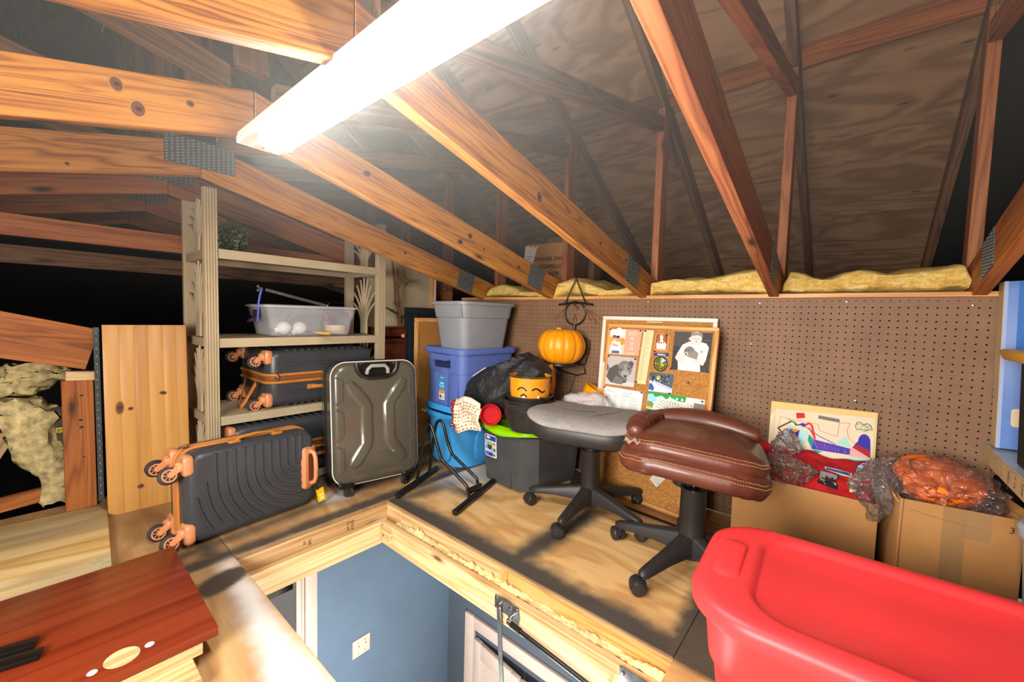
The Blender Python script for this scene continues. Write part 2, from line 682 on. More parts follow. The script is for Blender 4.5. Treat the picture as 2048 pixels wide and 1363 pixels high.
# ------------------------------------------------------------------ hatch framing
header = lambda *a, **k: board(*a, **k)
def trim(name, mat, p0, p1, wd, wid, th):
    return tag(board(name, mat, p0, p1, wd, wid, th), kind='structure')
Zv = (0, 0, 1)
trim('trim_1', M['pale'], (HX0 - 0.019, 0.40, -0.095), (HX0 - 0.019, 1.20, -0.095), Zv, 0.15, 0.036)
trim('trim_2', M['pale'], (-1.713, 1.136, -0.068), (-1.60, 1.136, -0.068), Zv, 0.095, 0.036)
trim('trim_3', M['pale'], (-1.597, 1.136, -0.068), (-0.968, 1.136, -0.068), Zv, 0.095, 0.036)
trim('trim_4', M['oak'], (-0.949, 1.20, -0.068), (-0.949, 1.117, -0.068), Zv, 0.095, 0.036)
trim('trim_5', M['oak'], (-0.929, 1.136, -0.068), (-0.33, 1.136, -0.068), Zv, 0.095, 0.036)
trim('trim_6', M['oldpine'], (HX1 + 0.019, 0.40, -0.095), (HX1 + 0.019, 1.20, -0.095), Zv, 0.15, 0.036)
trim('trim_7', M['pale'], (HX0, 0.45, -0.095), (HX1, 0.45, -0.095), Zv, 0.15, 0.036)
# ladder frame inside the opening
trim('trim_8', M['pale'], (-1.655, 1.071, -0.118), (-0.335, 1.071, -0.118), Zv, 0.105, 0.028)
trim('trim_9', M['pale'], (-1.672, 0.478, -0.118), (-1.672, 1.085, -0.118), Zv, 0.105, 0.026)
trim('trim_10', M['pale'], (-1.655, 0.492, -0.118), (-0.335, 0.492, -0.118), Zv, 0.105, 0.026)
for k in range(2):
    pass
mb = MB()
def fo(u, v):
    x = -1.60 + 1.27 * u
    wd = .5 + .9 * abs(fbm(x * 9, 2.0)) + .5 * fbm(x * 40, 1.0)
    return (x, 1.0865 + .030 * v, -.0685 + .007 * math.sin(PI * v) * wd + .004 * fbm(x * 60, v * 3) - .02 * (1 - wd) * (v > .01) * (v < .99) * .5)
mb.grid(fo, 320, 6)
M['foam'] = plain('yellow_foam', '#d6c08a', 0.9, var=0.15, bump=0.4, bscale=120)
tag(mb.build('foam_filler', M['foam']), 'crumbly pale yellow foam filling the gap beside the hatch frame', 'foam', kind='stuff')
# stamps printed on the end header
d = Draw()
d.text('KD-HT', 0, 0, 0.018, '#3a2a1c', wide=0.8).text('2 SPF', 0, -0.02, 0.014, '#3a2a1c').rect(-0.008, -0.022, -0.005, 0.016, '#3a2a1c')
d.build('lumber_stamp', frame((HX0 + 0.0005, 0.93, -0.045), (0, 0, -1), y=(0, 1, 0)), bpy.data.objects['trim_1'])
d = Draw(); d.text('2x6', 0, 0, 0.018, '#4a3826').text('N2', 0, -0.022, 0.014, '#4a3826')
d.build('lumber_stamp', frame((HX0 + 0.0005, 0.74, -0.045), (0, 0, -1), y=(0, 1, 0)), bpy.data.objects['trim_1'])

# ------------------------------------------------------------------ pegboard wall
PY = 2.14
wall = tag(thing('wall_right', None, None, (0, PY, 0)), kind='structure')


def peg_panel(x0, x1, z0, z1):
    s = 0.0254; r = 0.0031; th = 0.006
    vs, fs = [], []
    nx = int((x1 - x0) / s); nz = int((z1 - z0) / s)
    ox = x0 + ((x1 - x0) - nx * s) / 2; oz = z1 - nz * s - 0.0005
    h = s / 2
    ring = [(math.cos(PI / 4 * k + PI / 8), math.sin(PI / 4 * k + PI / 8)) for k in range(8)]
    sq = [(h, h * .414), (h * .414, h), (-h * .414, h), (-h, h * .414), (-h, -h * .414), (-h * .414, -h), (h * .414, -h), (h, -h * .414)]
    for i in range(nx):
        for j in range(nz):
            cx, cz = ox + (i + .5) * s, oz + (j + .5) * s
            b = len(vs)
            vs += [(cx + x, PY, cz + z) for x, z in sq]
            vs += [(cx + r * x, PY, cz + r * z) for x, z in ring]
            vs += [(cx + r * x, PY + th, cz + r * z) for x, z in ring]
            for k in range(8):
                l = (k + 1) % 8
                fs.append((b + k, b + l, b + 8 + l, b + 8 + k))
                fs.append((b + 8 + k, b + 8 + l, b + 16 + l, b + 16 + k))
            for k in (0, 2, 4, 6):      # corners
                c = len(vs)
                sx = 1 if k in (0, 6) else -1
                sz = 1 if k in (0, 2) else -1
                vs.append((cx + sx * h, PY, cz + sz * h))
                fs.append((b + k, c, b + (k + 1)))
    def rim(xa, xb, za, zb):
        b = len(vs)
        vs.extend([(xa, PY, za), (xb, PY, za), (xb, PY, zb), (xa, PY, zb)])
        fs.append((b, b + 1, b + 2, b + 3))
    rim(x0, ox, z0, z1); rim(ox + nx * s, x1, z0, z1); rim(ox, ox + nx * s, z0, oz); rim(ox, ox + nx * s, oz + nz * s, z1)
    me = bpy.data.meshes.new('pegboard_panel')
    me.from_pydata(vs, [], fs)
    me.materials.append(M['peg'])
    o = bpy.data.objects.new('pegboard_panel', me)
    COL.objects.link(o)
    place(o, wall)
    return o


peg_panel(-2.30, -0.885, 0.0, 1.034)
peg_panel(-0.884, 0.40, 0.0, 1.034)
MB().box((-1.55, PY + 0.045, 0.51), (7.2, 0.02, 1.02)).build('backing', M['black'], wall)  # black sheet giving the darkness behind the peg holes
for x, z in ((-0.335, 1.012), (-0.03, 1.018), (0.315, 1.005), (-0.36, 0.825), (-0.855, 1.02), (0.02, 0.62)):
    MB().lathe([(0.001, 0), (0.005, 0), (0.0048, 0.001), (0.003, 0.0018), (0.001, 0.0018)], 10,
               frame((x, PY, z), (1, 0, 0), z=(0, -1, 0))).build('screw_head', M['steel'], wall)
t = board('trim_11', M['oak'], (-2.3, PY + 0.012, 1.044), (0.40, PY + 0.012, 1.044), (0, 1, 0), 0.045, 0.019)
tag(t, kind='structure')

# ------------------------------------------------------------------ roof sheathing
def deck_material(nm='roof_plywood', a='#a58260', b='#8d6b4c', c='#6e5036'):
    t, col = plywood(nm, a, b, c, (0.8, 3.0, 3.0), 0.75, marks=0.8, lines=8)
    t.p(Base_Color=col)
    return t.m


M['deck'] = deck_material()
M['deckshade'] = deck_material('shaded_roof_plywood', '#584534', '#483628', '#35271b')  # same plywood, darkened in colour for the shade of the left roof
M['deckdark'] = plain('near_black_boards', '#15110e', 0.75, var=0.6, vscale=14, bump=0.4, bscale=50)  # near-black boards for the roof past the last truss and end walls
ceiling = tag(thing('ceiling', None, None, (0, 0.47, 3.2)), kind='structure')
SL = 0.57
deckz = lambda y: 2.135 - SL * (y - 2.37)
RY = 0.47


def roof_sheet(x0, x1, ya, yb, mat, left=False):
    m = 1
    a, b = ya, yb
    za, zb = deckz(a), deckz(b)
    if left:
        a, b = 2 * RY - a, 2 * RY - b
    f = frame(((x0 + x1) / 2, (a + b) / 2, (za + zb) / 2), (1, 0, 0), y=(0, b - a, zb - za))
    L = math.hypot(b - a, zb - za)
    up = 0.009 if not left else -0.009
    return MB().box((0, 0, up), (x1 - x0, L - 0.004, 0.016)).build('roof_sheet', mat, ceiling, f)


yb = [0.47, 1.40, 2.335, 3.30, 4.25, 4.8]
for i, (a, b) in enumerate(zip(yb, yb[1:])):
    seams = [-5.2, -3.3, -0.9, 0.352] if i % 2 == 0 else [-5.2, -2.1, 0.352]
    for x0, x1 in zip(seams, seams[1:]):
        roof_sheet(x0 + .002, x1 - .002, a, b, M['deckshade'] if x1 < -2 else M['deck'])
        roof_sheet(x0 + .002, x1 - .002, a, b, M['deckshade'], True)
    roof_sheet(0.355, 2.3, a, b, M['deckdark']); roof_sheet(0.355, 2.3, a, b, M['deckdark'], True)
# far ends of the attic
mb = MB(); mb.box((-5.2, 0.47, 1.5), (0.02, 8.6, 3.6)); tag(mb.build('wall_left', M['black']), kind='structure')  # end wall coloured black for the unlit depth of the attic
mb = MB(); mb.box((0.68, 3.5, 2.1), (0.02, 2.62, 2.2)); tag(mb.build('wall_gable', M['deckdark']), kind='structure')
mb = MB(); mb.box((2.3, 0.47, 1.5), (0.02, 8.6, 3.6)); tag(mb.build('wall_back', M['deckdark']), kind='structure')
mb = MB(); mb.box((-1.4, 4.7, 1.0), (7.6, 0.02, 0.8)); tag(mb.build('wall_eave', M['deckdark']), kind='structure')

# ------------------------------------------------------------------ hall below the hatch
M['blue'] = plain('blue_wall_paint', '#6f8ba6', 0.55, var=0.03)
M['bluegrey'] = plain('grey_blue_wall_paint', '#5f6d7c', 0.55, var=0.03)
M['hallgrey'] = plain('grey_stair_paint', '#5a5a54', 0.7, var=0.05)
M['hallpale'] = plain('pale_green_soffit', '#8c9a8c', 0.7, var=0.05)
HXW, HYW = -2.0, 1.79
mb = MB(); mb.box((HXW - 0.05, 1.40, -1.45), (0.1, 1.0, 2.5)); tag(mb.build('wall_hall_end', M['blue']), kind='structure')
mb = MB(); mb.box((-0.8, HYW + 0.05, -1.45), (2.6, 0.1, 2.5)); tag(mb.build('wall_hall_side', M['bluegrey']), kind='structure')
mb = MB(); mb.box((-3.3, 0.0, -1.45), (0.1, 2.0, 2.5)); mb.box((-2.7, -0.2, -0.9), (1.2, 0.1, 1.4)); tag(mb.build('wall_hall_far', M['hallgrey']), kind='structure')
mb = MB(); mb.box((-2.62, 0.45, -0.44), (0.5, 0.9, 0.10)); tag(mb.build('trim_12', M['hallpale']), kind='structure')
mb = MB(); mb.box((-2.45, 0.45, -0.56), (0.34, 0.9, 0.10)); tag(mb.build('trim_13', M['hallgrey']), kind='structure')
mb = MB(); mb.box((-1.2, 0.6, -2.65), (4.4, 3, 0.05)); tag(mb.build('floor_hall', M['oak']), kind='structure')
# white casing of the doorway on the end wall
cas = tag(thing('trim_14', None, None, (HXW, 0.86, -2.6)), kind='structure')
for y0, y1, dp in ((0.80, 0.825, 0.014), (0.825, 0.835, 0.020), (0.838, 0.895, 0.026)):
    MB().box((HXW + dp / 2, (y0 + y1) / 2, -1.42), (dp, y1 - y0, 2.4), bev=0.003).build('moulding', M['trimwhite'], cas)
# light switch plate
sp = thing('light_switch', 'white double light switch plate on the blue wall below the hatch', 'switch', (HXW, 1.147, -0.93))
MB().box((HXW + 0.003, 1.147, -0.933), (0.006, 0.104, 0.10), bev=0.0025).build('switch_plate', M['trimwhite'], sp)
for y in (1.127, 1.167):
    MB().box((HXW + 0.010, y, -0.931), (0.014, 0.008, 0.02), bev=0.002).build('toggle', M['trimwhite'], sp)
for y in (1.127, 1.167):
    for z in (-.903, -.963):
        MB().lathe([(0.001, 0), (0.003, 0), (0.003, .001), (0.001, .0012)], 8, frame((HXW + 0.006, y, z), (0, 1, 0), z=(1, 0, 0))).build('screw', M['chrome'], sp)
# louvered bifold door and its casing
door = tag(thing('door_1', None, None, (-1.3, HYW, -2.6)), kind='structure')
tz = -0.985
for a, b, c, dd in (((-1.815, -1.735), (-2.6, tz), 0.024, 0), ((-1.735, -0.6), (tz - 0.08, tz), 0.024, 0)):
    MB().box(((a[0] + a[1]) / 2, HYW - c / 2, (b[0] + b[1]) / 2), (a[1] - a[0], c, b[1] - b[0]), bev=0.006).build('casing', M['trimwhite'], door)
MB().box((-1.727, HYW - 0.004, -1.85), (0.014, 0.008, 1.55)).build('jamb', M['bluegrey'], door)
for (xa, ya), (xb, yb_) in (((-1.712, 1.768), (-1.325, 1.728)), ((-1.315, 1.722), (-0.95, 1.765))):
    f = frame((xa, ya, tz - 0.125), (xb - xa, yb_ - ya, 0), z=Zv)
    wl = math.hypot(xb - xa, yb_ - ya)
    lf = MB()
    lf.box((0.03, 0, -0.75), (0.06, 0.028, 1.5), bev=0.003).box((wl - 0.03, 0, -0.75), (0.06, 0.028, 1.5), bev=0.003)
    lf.box((wl / 2, 0, -0.05), (wl - 0.12, 0.026, 0.10), bev=0.003)
    pan = lf.build('door_leaf', M['trimwhite'], door, f)
    sl = None
    for k in range(14):
        mm = f @ Matrix.Translation((wl / 2, 0, -0.12 - 0.038 * k)) @ Matrix.Rotation(math.radians(52), 4, 'X')
        if sl is None:
            sl = MB().box((0, 0, 0), (wl - 0.12, 0.042, 0.006)).build('louver_slat', M['trimwhite'], pan, mm)
        else:
            s2 = sl.copy(); COL.objects.link(s2); s2.parent = pan; s2.matrix_basis = wmat(pan).inverted() @ mm
# ================================================================== roof trusses
TT = 0.038
bot = lambda y: 1.455 - 0.2505 * abs(y - RY)


def member(truss, name, xf, poly, d, mat, th=TT):
    """flat truss member: outline poly in (y, z), thickness th to the -x side of the face xf; grain along d"""
    dy, dz = d
    l = math.hypot(dy, dz); dy /= l; dz /= l
    cy = sum(p[0] for p in poly) / len(poly); cz = sum(p[1] for p in poly) / len(poly)
    f = frame((xf - th / 2, cy, cz), (0, dy, dz), z=(1, 0, 0))
    loc = [((y - cy) * dy + (z - cz) * dz, None) for y, z in poly]
    ay = Vector((f[1][1], f[2][1]))
    pts = [((y - cy) * dy + (z - cz) * dz, (y - cy) * ay.x + (z - cz) * ay.y) for y, z in poly]
    mb = MB().prism(pts, -th / 2, th / 2)
    bmesh.ops.recalc_face_normals(mb.bm, faces=list(mb.bm.faces))
    bmesh.ops.bevel(mb.bm, geom=list(mb.bm.edges), offset=0.002, segments=1, profile=0.5, affect='EDGES')
    return mb.build(name, mat, truss, f)


def gusset(truss, xf, cy, cz, wd, ht, slope, nx=8, ny=11, flip=False):
    """toothed steel plate pressed into the +x face"""
    f = frame((xf + 0.0008, cy, cz), (0, 1, slope), z=(1, 0, 0))
    if flip: f = frame((xf + 0.0008, cy, cz), (0, 1, slope), z=(-1, 0, 0))
    mb = MB().box((0, 0, 0), (wd, ht, 0.0016))
    mb.mi = 1
    for i in range(nx):
        for j in range(ny):
            x = (i + .5 - nx / 2) * wd / nx; y = (j + .5 - ny / 2 + (0.25 if i % 2 else -.25)) * ht / (ny + 0.6)
            mb.box((x, y, 0.0011), (wd / nx * .42, ht / ny * .38, 0.0008))
    return mb.build('gusset_plate', [M['plate'], M['toothhole']], truss, f, smooth=0)


M['toothhole'] = plain('tooth_slot', '#8f9696', 0.5)
TX = [(-3.86, .03), (-3.26, .03), (-2.66, 0.03), (-2.06, 0), (-1.46, 0), (-0.86, 0), (-0.262, 0), (0.345, 0)]
TL = {-3.86: 'roof truss deepest in the dark end of the attic, beyond two others',
      -3.26: 'roof truss in the dark behind the shelf, two back from its front posts',
      -2.66: 'shadowed roof truss crossing just behind the tan shelf unit',
      -2.06: 'roof truss with a wide steel splice plate at its peak, above the shelf front',
      -1.46: 'knotty yellow roof truss that carries the end of the tube light',
      -0.86: 'bright yellow roof truss whose beam ends left of the long middle insulation',
      -0.262: 'reddish roof truss crossing the top of the picture right of the light',
      0.345: 'orange roof truss at the right edge above the blue carton'}
for xf, dzz in TX:
    tr = thing('roof_truss', TL[xf], 'truss', (xf - TT / 2, 2.13, 1.04 + dzz), group='roof trusses overhead')
    near = -2.1 < xf < 0
    bm_ = M['beam'] if near else M['beam_red']
    if xf == -0.262: bm_ = M['beam_red']
    if xf == 0.345: bm_ = M['oldpine']
    if xf < -2.1: bm_ = M['beam_red']
    VH = 0.137
    for s in (1, -1):
        Y = lambda y: RY + s * (y - RY)
        yend = 2.36
        member(tr, 'bottom_chord', xf, [(Y(RY + .001), bot(RY) + dzz), (Y(yend), bot(yend) + dzz), (Y(yend), bot(yend) + VH + dzz), (Y(RY + .001), bot(RY) + VH + dzz)],
               (s, -0.2505), bm_)
        tb = lambda y: 2.03 - SL * (y - 2.37)
        dk = M['beam_dark']
        member(tr, 'top_chord', xf, [(Y(RY + .001), tb(RY)), (Y(4.3), tb(4.3)), (Y(4.3), tb(4.3) + .103), (Y(RY + .001), tb(RY) + .103)], (s, -SL), dk)
        # upright web above the knee wall and the sloping web back to the peak
        zb0 = bot(2.32) + VH + dzz
        member(tr, 'web', xf, [(Y(2.272), zb0 - .045), (Y(2.361), zb0 - .045), (Y(2.361), tb(2.361)), (Y(2.272), tb(2.272))], (0, 1), M['beam_red'])
        a = (0.53, bot(.53) + VH + dzz); b = (2.262, 1.975)
        sl_ = (b[1] - a[1]) / (b[0] - a[0])
        hv = 0.075
        member(tr, 'web', xf, [(Y(a[0]), a[1] - 0.01), (Y(b[0]), b[1] - 0.02), (Y(b[0]), b[1] - .02 + hv), (Y(a[0]), a[1] - .01 + hv)], (s, sl_), M['beam_red'] if xf in (-0.262, 0.345) else dk)
        gusset(tr, xf, Y(1.945), bot(1.945) + VH / 2 + dzz + 0.002, 0.145, 0.125, -0.2505 * s)
        if xf > .3: gusset(tr, xf - TT - .0016, Y(1.945), bot(1.945) + VH / 2 + dzz + 0.002, 0.145, 0.125, -0.2505 * s, flip=True)
    member(tr, 'king_post', xf, [(RY - .0445, bot(RY) + VH + .06 + dzz), (RY + .0445, bot(RY) + VH + .06 + dzz), (RY + .0445, 3.10), (RY - .0445, 3.10)], (0, 1), M['beam_dark'])
    if xf == -2.06:
        gusset(tr, xf, RY, bot(RY) + VH / 2 + .012, 0.235, 0.108, 0.0, 14, 9)
    elif xf < -2.1:
        gusset(tr, xf, RY, bot(RY) + VH / 2 + .035 + dzz, 0.20, 0.09, 0.0, 10, 7)
KN = {-1.46: [(1.40, .085, .016, 1.3), (1.335, .030, .018, 1.4), (1.50, .06, .007, 1), (0.85, .09, .020, 1.5), (1.78, .07, .011, .8), (.20, .045, .014, .7), (.16, .10, .012, .7), (.31, .075, .009, 1)],
      -0.86: [(1.15, .05, .012, .6), (1.60, .075, .008, 1), (1.86, .10, .009, 1.2)], -2.06: [(1.45, .07, .010, 1), (.10, .03, .006, 1)]}
for tr in [o for o in COL.objects if o.name.startswith('roof_truss')]:
    for xf, sp in KN.items():
        if tr['label'] == TL[xf]:
            knots(tr, Matrix(((0, 0, 1, xf + .0004), (1, 0, 0, 0), (0, 1, 0, 0), (0, 0, 0, 1))), [(y, bot(y) + z, r, e) for y, z, r, e in sp])
# flat blocking under the sheathing joint
for k, (xa, xb) in enumerate(((-2.055, -1.50), (-1.455, -0.90), (-0.855, -0.302), (-0.257, 0.305))):
    z = deckz(2.32)
    o = board('blocking', M['beam_dark'] if k < 2 else M['beam_red'], (xa, 2.315, z - .022), (xb, 2.315, z - .022), (0, 1, -SL), 0.085, 0.036, ceiling)
# horizontal tie in the dark behind the shelf
tie = board('ceiling_tie', M['beam_red'], (-2.72, -1.4, 1.245), (-2.72, 1.72, 1.245), Zv, 0.089, 0.038)
tag(tie, 'horizontal reddish timber tie running behind the tan shelf unit', 'beam')
tie = board('ceiling_tie', M['beam_dark'], (-3.2, -1.4, 1.16), (-3.2, 1.9, 1.16), Zv, 0.089, 0.038)
tag(tie, 'dim lower timber tie in the dark, behind the reddish tie', 'beam')

# ================================================================== insulation batts on the wall top
def ins_material():
    t = NT('yellow_fibreglass')
    v = t.coords((1, 1, 2.4))
    a = t.noise(v, 14, 6, 0.7, 1.2); b = t.noise(t.coords((1, 1, 1)), 90, 4, 0.7)
    f = t.math('ADD', t.math('MULTIPLY', a, .65), t.math('MULTIPLY', b, .35))
    t.p(Base_Color=t.ramp(f, [(.3, '#a8873f'), (.47, '#dcb85e'), (.62, '#f2de98')]), Roughness=0.95,
        Normal=t.bump(f, 0.8, 0.012), Specular_IOR_Level=0.1)
    return t.m


M['ins'] = ins_material()


def batt(x0, x1, y0, y1, z0, hf, seed, label, amp=0.02, parent=None):
    nx, n = 60, 26
    secs = []
    for i in range(nx + 1):
        u = i / nx
        x = x0 + (x1 - x0) * u
        h = hf(u)
        end = min(1, min(u, 1 - u) * 16 + 0.45)
        sec = []
        for (px, pz) in rrect((y1 - y0) / 2, 0.5, 0.32, 5):
            yy = (y0 + y1) / 2 + px
            zz = z0 + max(0, (pz + 0.5)) * h * end
            q = fbm(x * 11 + seed, yy * 11, zz * 24, 4)
            q2 = fbm(x * 5 + seed * 3, zz * 40, yy * 3, 2)
            sec.append(Vector((x + 0.01 * fbm(zz * 30, yy * 9, seed), yy + amp * q * (1 if px < 0 else .5), max(z0, zz + amp * .6 * q + 0.006 * q2))))
        secs.append(sec)
    o = MB().loft(secs).build('insulation_batt', M['ins'], smooth=80)
    return tag(o, label, 'insulation', 'insulation batts on the knee wall top')


ZT = 1.054
batt(-2.05, -1.505, 2.15, 2.55, ZT, lambda u: 0.045 + 0.045 * math.sin(min(1, u * 1.6 + .15) * PI) , 3, 'low yellow insulation batt left of the knotty beam, behind the grey bin', 0.018)
batt(-1.455, -0.905, 2.15, 2.60, ZT, lambda u: 0.10 + 0.02 * math.sin(u * 7) - 0.03 * sstep(.3, .6, u), 11, 'yellow insulation batt above the hanging pumpkin')
batt(-0.853, -0.305, 2.15, 2.62, ZT, lambda u: 0.085 + 0.04 * u + 0.008 * math.sin(u * 9), 19, 'long yellow insulation batt above the photo cork board')
batt(-0.255, 0.302, 2.15, 2.60, ZT, lambda u: 0.105 - 0.035 * math.exp(-((u - .22) / .12) ** 2) + 0.01 * math.sin(u * 6 + 1), 27, 'layered yellow insulation batt at the right, beside the orange truss')

# cartons on the rear platform
def carton(name, label, mw, sx, sy, sz, mat, group=None, th=0.004):
    c = thing(name, label, 'box', mw=mw, group=group)
    MB().box((0, 0, sz / 2), (sx, sy, sz), bev=0.003).build('body', mat, c, local=True)
    return c


f = frame((-1.80, 2.62, 1.06), (0.985, 0.17, 0.0), z=(-0.12, 0.12, 1))
bx = carton('cardboard_box', 'tilted brown carton with printed capitals behind the beams on the wall top', f, 0.40, 0.30, 0.40, M['carton'])
d = Draw()
for i, tx in enumerate(('SWISHER SWEETS', 'CIGARILLOS', 'PEACH')):
    d.text(tx, 0.035, 0.265 - 0.056 * i, 0.043, '#1a120c', 'CENTER', wide=0.92, bold=0.0012)
d.poly([(-0.20, .20), (-0.13, .20), (-.10, .36), (-.09, .385), (-.12, .37), (-.13, .39), (-.15, .372), (-.17, .39), (-.20, .38)], '#d8d6d0')
for i in range(4): d.rect(-0.19, .24 + i * .02, -.135 + .01 * (i % 2), .246 + i * .02, '#8c8a86')
d.build('printing', Matrix(((1, 0, 0, 0), (0, 0, -1, -.1505), (0, 1, 0, 0), (0, 0, 0, 1))), bx, local=True)
d = Draw()
d.text('1440', 0, 0.30, 0.055, '#1a120c', 'CENTER').text('5', 0.02, 0.12, 0.05, '#241a12')
d.build('printing', Matrix(((0, 0, 1, .2005), (1, 0, 0, 0), (0, 1, 0, 0), (0, 0, 0, 1))), bx, local=True)
f = frame((-1.84, 2.99, 1.035), (0.98, 0.15, 0), z=(0, 0, 1))
carton('cardboard_box', 'dark carton standing behind the printed carton on the platform', f, 0.42, 0.22, 0.56, M['carton_dark'])

# ================================================================== tube light
lt = thing('tube_light', 'glowing double tube strip light along the roof peak', 'lamp', (-0.86, 0.485, 1.45))
cx0, cx1 = -1.475, -0.235
FY = 0.485
M['fixture'] = plain('fixture_white_enamel', '#e8e6e0', 0.35, var=0.02)
sec = [(-0.062, 0.026), (-0.062, 0.004), (-0.055, 0.0), (0.055, 0.0), (0.062, 0.004), (0.062, 0.026)]
secs = [[Vector((x, FY + p[0], 1.426 + p[1])) for p in sec] for x in (cx0 + .006, cx1)]
mb = MB().loft(secs)
mb.build('housing', M['fixture'], lt, smooth=20)
mb = MB().box((cx0 + .004, FY, 1.439), (.008, .122, .028), bev=0.002)
mb.build('end_cap', M['fixture'], lt)
em = NT('tube_glow'); em.p(Base_Color=(1, 1, 1), Emission_Color=(1.0, 0.965, 0.90), Emission_Strength=TUBE)
tx0, tx1 = -1.325, -0.30
for y in (FY - 0.020, FY + 0.019):
    n_ = 20
    arc = lambda a0, a1, r_: [(y + r_ * math.cos(math.radians(a0 + (a1 - a0) * k / n_)), 1.402 + r_ * math.sin(math.radians(a0 + (a1 - a0) * k / n_))) for k in range(n_ + 1)]
    MB().loft([[Vector((x, p[0], p[1])) for p in arc(175, 365, .0145)] for x in (tx0, tx1)]).build('fluorescent_tube', em.m, lt)
    MB().loft([[Vector((x, p[0], p[1])) for p in arc(5, 175, .0140)] for x in (tx0, tx1)]).build('tube_back', M['fixture'], lt)
for x in (tx0 - .012, tx1 + .012):
    mb = MB().box((x, FY, 1.412), (0.016, 0.092, 0.030), bev=0.004)
    mb.build('lamp_holder', M['fixture'], lt)
mb = MB().box((cx0 + .075, FY, 1.4235), (0.13, 0.05, 0.006), bev=0.002); mb.build('wire_cover', M['fixture'], lt)
for x, y in ((cx0 + .04, FY), (cx0 + .11, FY + .02), (tx0 - .03, FY - .03)):
    MB().lathe([(0.001, 0), (0.004, 0), (0.003, -.002), (0.001, -.0025)], 8, Matrix.Translation((x, y, 1.4205))).build('screw', M['chrome'], lt)

# ================================================================== left end: header, stud, planks
hd = thing('header_beam', 'broad red-brown header timber with a steel strap, at the left edge', 'beam', (-2.62, 0.20, 0.72))
board('timber', M['oldpine'], (-2.64, -0.85, 1.005), (-2.64, 0.185, 0.72), (0, 0.2, 1), 0.185, 0.038, hd)
o = MB()
o.box((-2.61, 0.196, 0.42), (0.012, 0.018, 0.80)); o.mi = 1
for i in range(22): o.box((-2.602, 0.196, 0.06 + i * .035), (0.006, 0.005, 0.008))
o.build('strap', [M['steelstrap'] if 'steelstrap' in M else M['plate'], M['toothhole']], hd, smooth=0)
st = board('upright_stud', M['oldpine'], (-2.645, 0.135, 0.0), (-2.645, 0.135, 0.585), (0, 1, 0), 0.098, 0.04)
tag(st, 'orange-brown upright stud with knots left of the pine board', 'stud')
bl = board('wood_block', M['pale'], (-2.645, 0.10, 0.606), (-2.645, 0.19, 0.600), Zv, 0.04, 0.045)
tag(bl, 'short round-grained offcut wedged on top of the orange-brown stud', 'block')
f = frame((-2.44, 0.345, 0.0), (0.06, 0.998, 0), z=(-0.05, 0, 1))
pb = thing('pine_board', 'wide honey pine shelf board leaning upright beside the tan shelf', 'board', mw=f)
xs = -0.143
for wd in (0.052, 0.050, 0.046, 0.052, 0.046, 0.040):
    m = Matrix.Translation((xs + wd / 2, 0, 0.418)) @ Matrix.Rotation(-PI / 2, 4, 'Y')
    MB().box((0, 0, 0), (0.836, wd - .0003, 0.02), m @ Matrix.Rotation(PI / 2, 4, 'X') if False else None, bev=0.0006).build(
        'glued_stave', M['pine'], pb, Matrix.Translation((xs + wd / 2, 0, 0.418)) @ Matrix(((0, 1, 0, 0), (0, 0, 1, 0), (1, 0, 0, 0), (0, 0, 0, 1))), local=True)
    xs += wd
FP = frame((-2.44, 0.345, 0.0), (0.06, 0.998, 0), z=(-0.05, 0, 1))
knots(pb, pb.matrix_basis @ Matrix(((1, 0, 0, 0), (0, 0, -1, -.0103), (0, 1, 0, 0), (0, 0, 0, 1))), [(-.060, .462, .0085, 1.2), (.052, .520, .012, 1.5), (-.095, .470, .012, .45), (-.035, .105, .011, 1.1)])
knots(st, Matrix(((0, 0, 1, -2.6247), (1, 0, 0, 0), (0, 1, 0, 0), (0, 0, 0, 1))), [(.145, .515, .008, 1.2), (.14, .405, .009, 1.2), (.142, .372, .009, 1), (.146, .235, .006, 1.3)])
# torn insulation hanging in the dark
M['inspale'] = plain('pale_fibreglass', '#cdbb85', .95, var=.35, vscale=30, bump=.7, bscale=70)
def lump(name, label, cat, path, radii, seed, amp, mat, flat=0.6):
    secs = []
    n = 22
    P = [Vector(p) for p in path]
    m = 26
    for i in range(m + 1):
        u = i / m * (len(P) - 1)
        k = min(int(u), len(P) - 2); q = u - k
        c = P[k].lerp(P[k + 1], q); r = radii[k] * (1 - q) + radii[k + 1] * q
        sec = []
        for a, b in circ(1, n):
            dsp = 1 + amp * fbm(c.z * 14 + a * 2 + seed, b * 2.2, c.y * 9, 4)
            sec.append(c + Vector((b * r * flat * dsp, a * r * dsp, 0.02 * fbm(a * 3, b * 3, i * .7 + seed))))
        secs.append(sec)
    return tag(MB().loft(secs).build(name, mat, smooth=80), label, cat)


lump('torn_insulation', 'torn yellow insulation strip hanging in the dark by the stud', 'insulation',
     [(-2.82, -0.06, 0.49), (-2.80, -0.01, 0.42), (-2.79, 0.02, 0.24), (-2.79, 0.07, 0.10), (-2.79, 0.08, 0.0)], [0.085, 0.095, 0.07, 0.045, 0.05], 4, 0.45, M['inspale'])
lump('torn_insulation', 'upper tuft of torn insulation below the red-brown header', 'insulation',
     [(-2.86, 0.0, 0.64), (-2.86, -0.01, 0.58), (-2.86, -0.05, 0.505)], [0.08, 0.10, 0.085], 8, 0.4, M['inspale'])
pf = thing('paper_facing', 'stapled grey paper facing with a yellow letter patch beside torn insulation', 'paper', (-2.77, 0.075, 0.3))
MB().grid(lambda u, v: (-2.77 + .01 * math.sin(v * 9), 0.055 + 0.05 * u + 0.045 * (1 - v), 0.05 + 0.40 * v), 4, 14).build(
    'sheet', plain('grey_kraft_facing', '#4c463c', 0.8), pf, solid=0.002)
d = Draw()
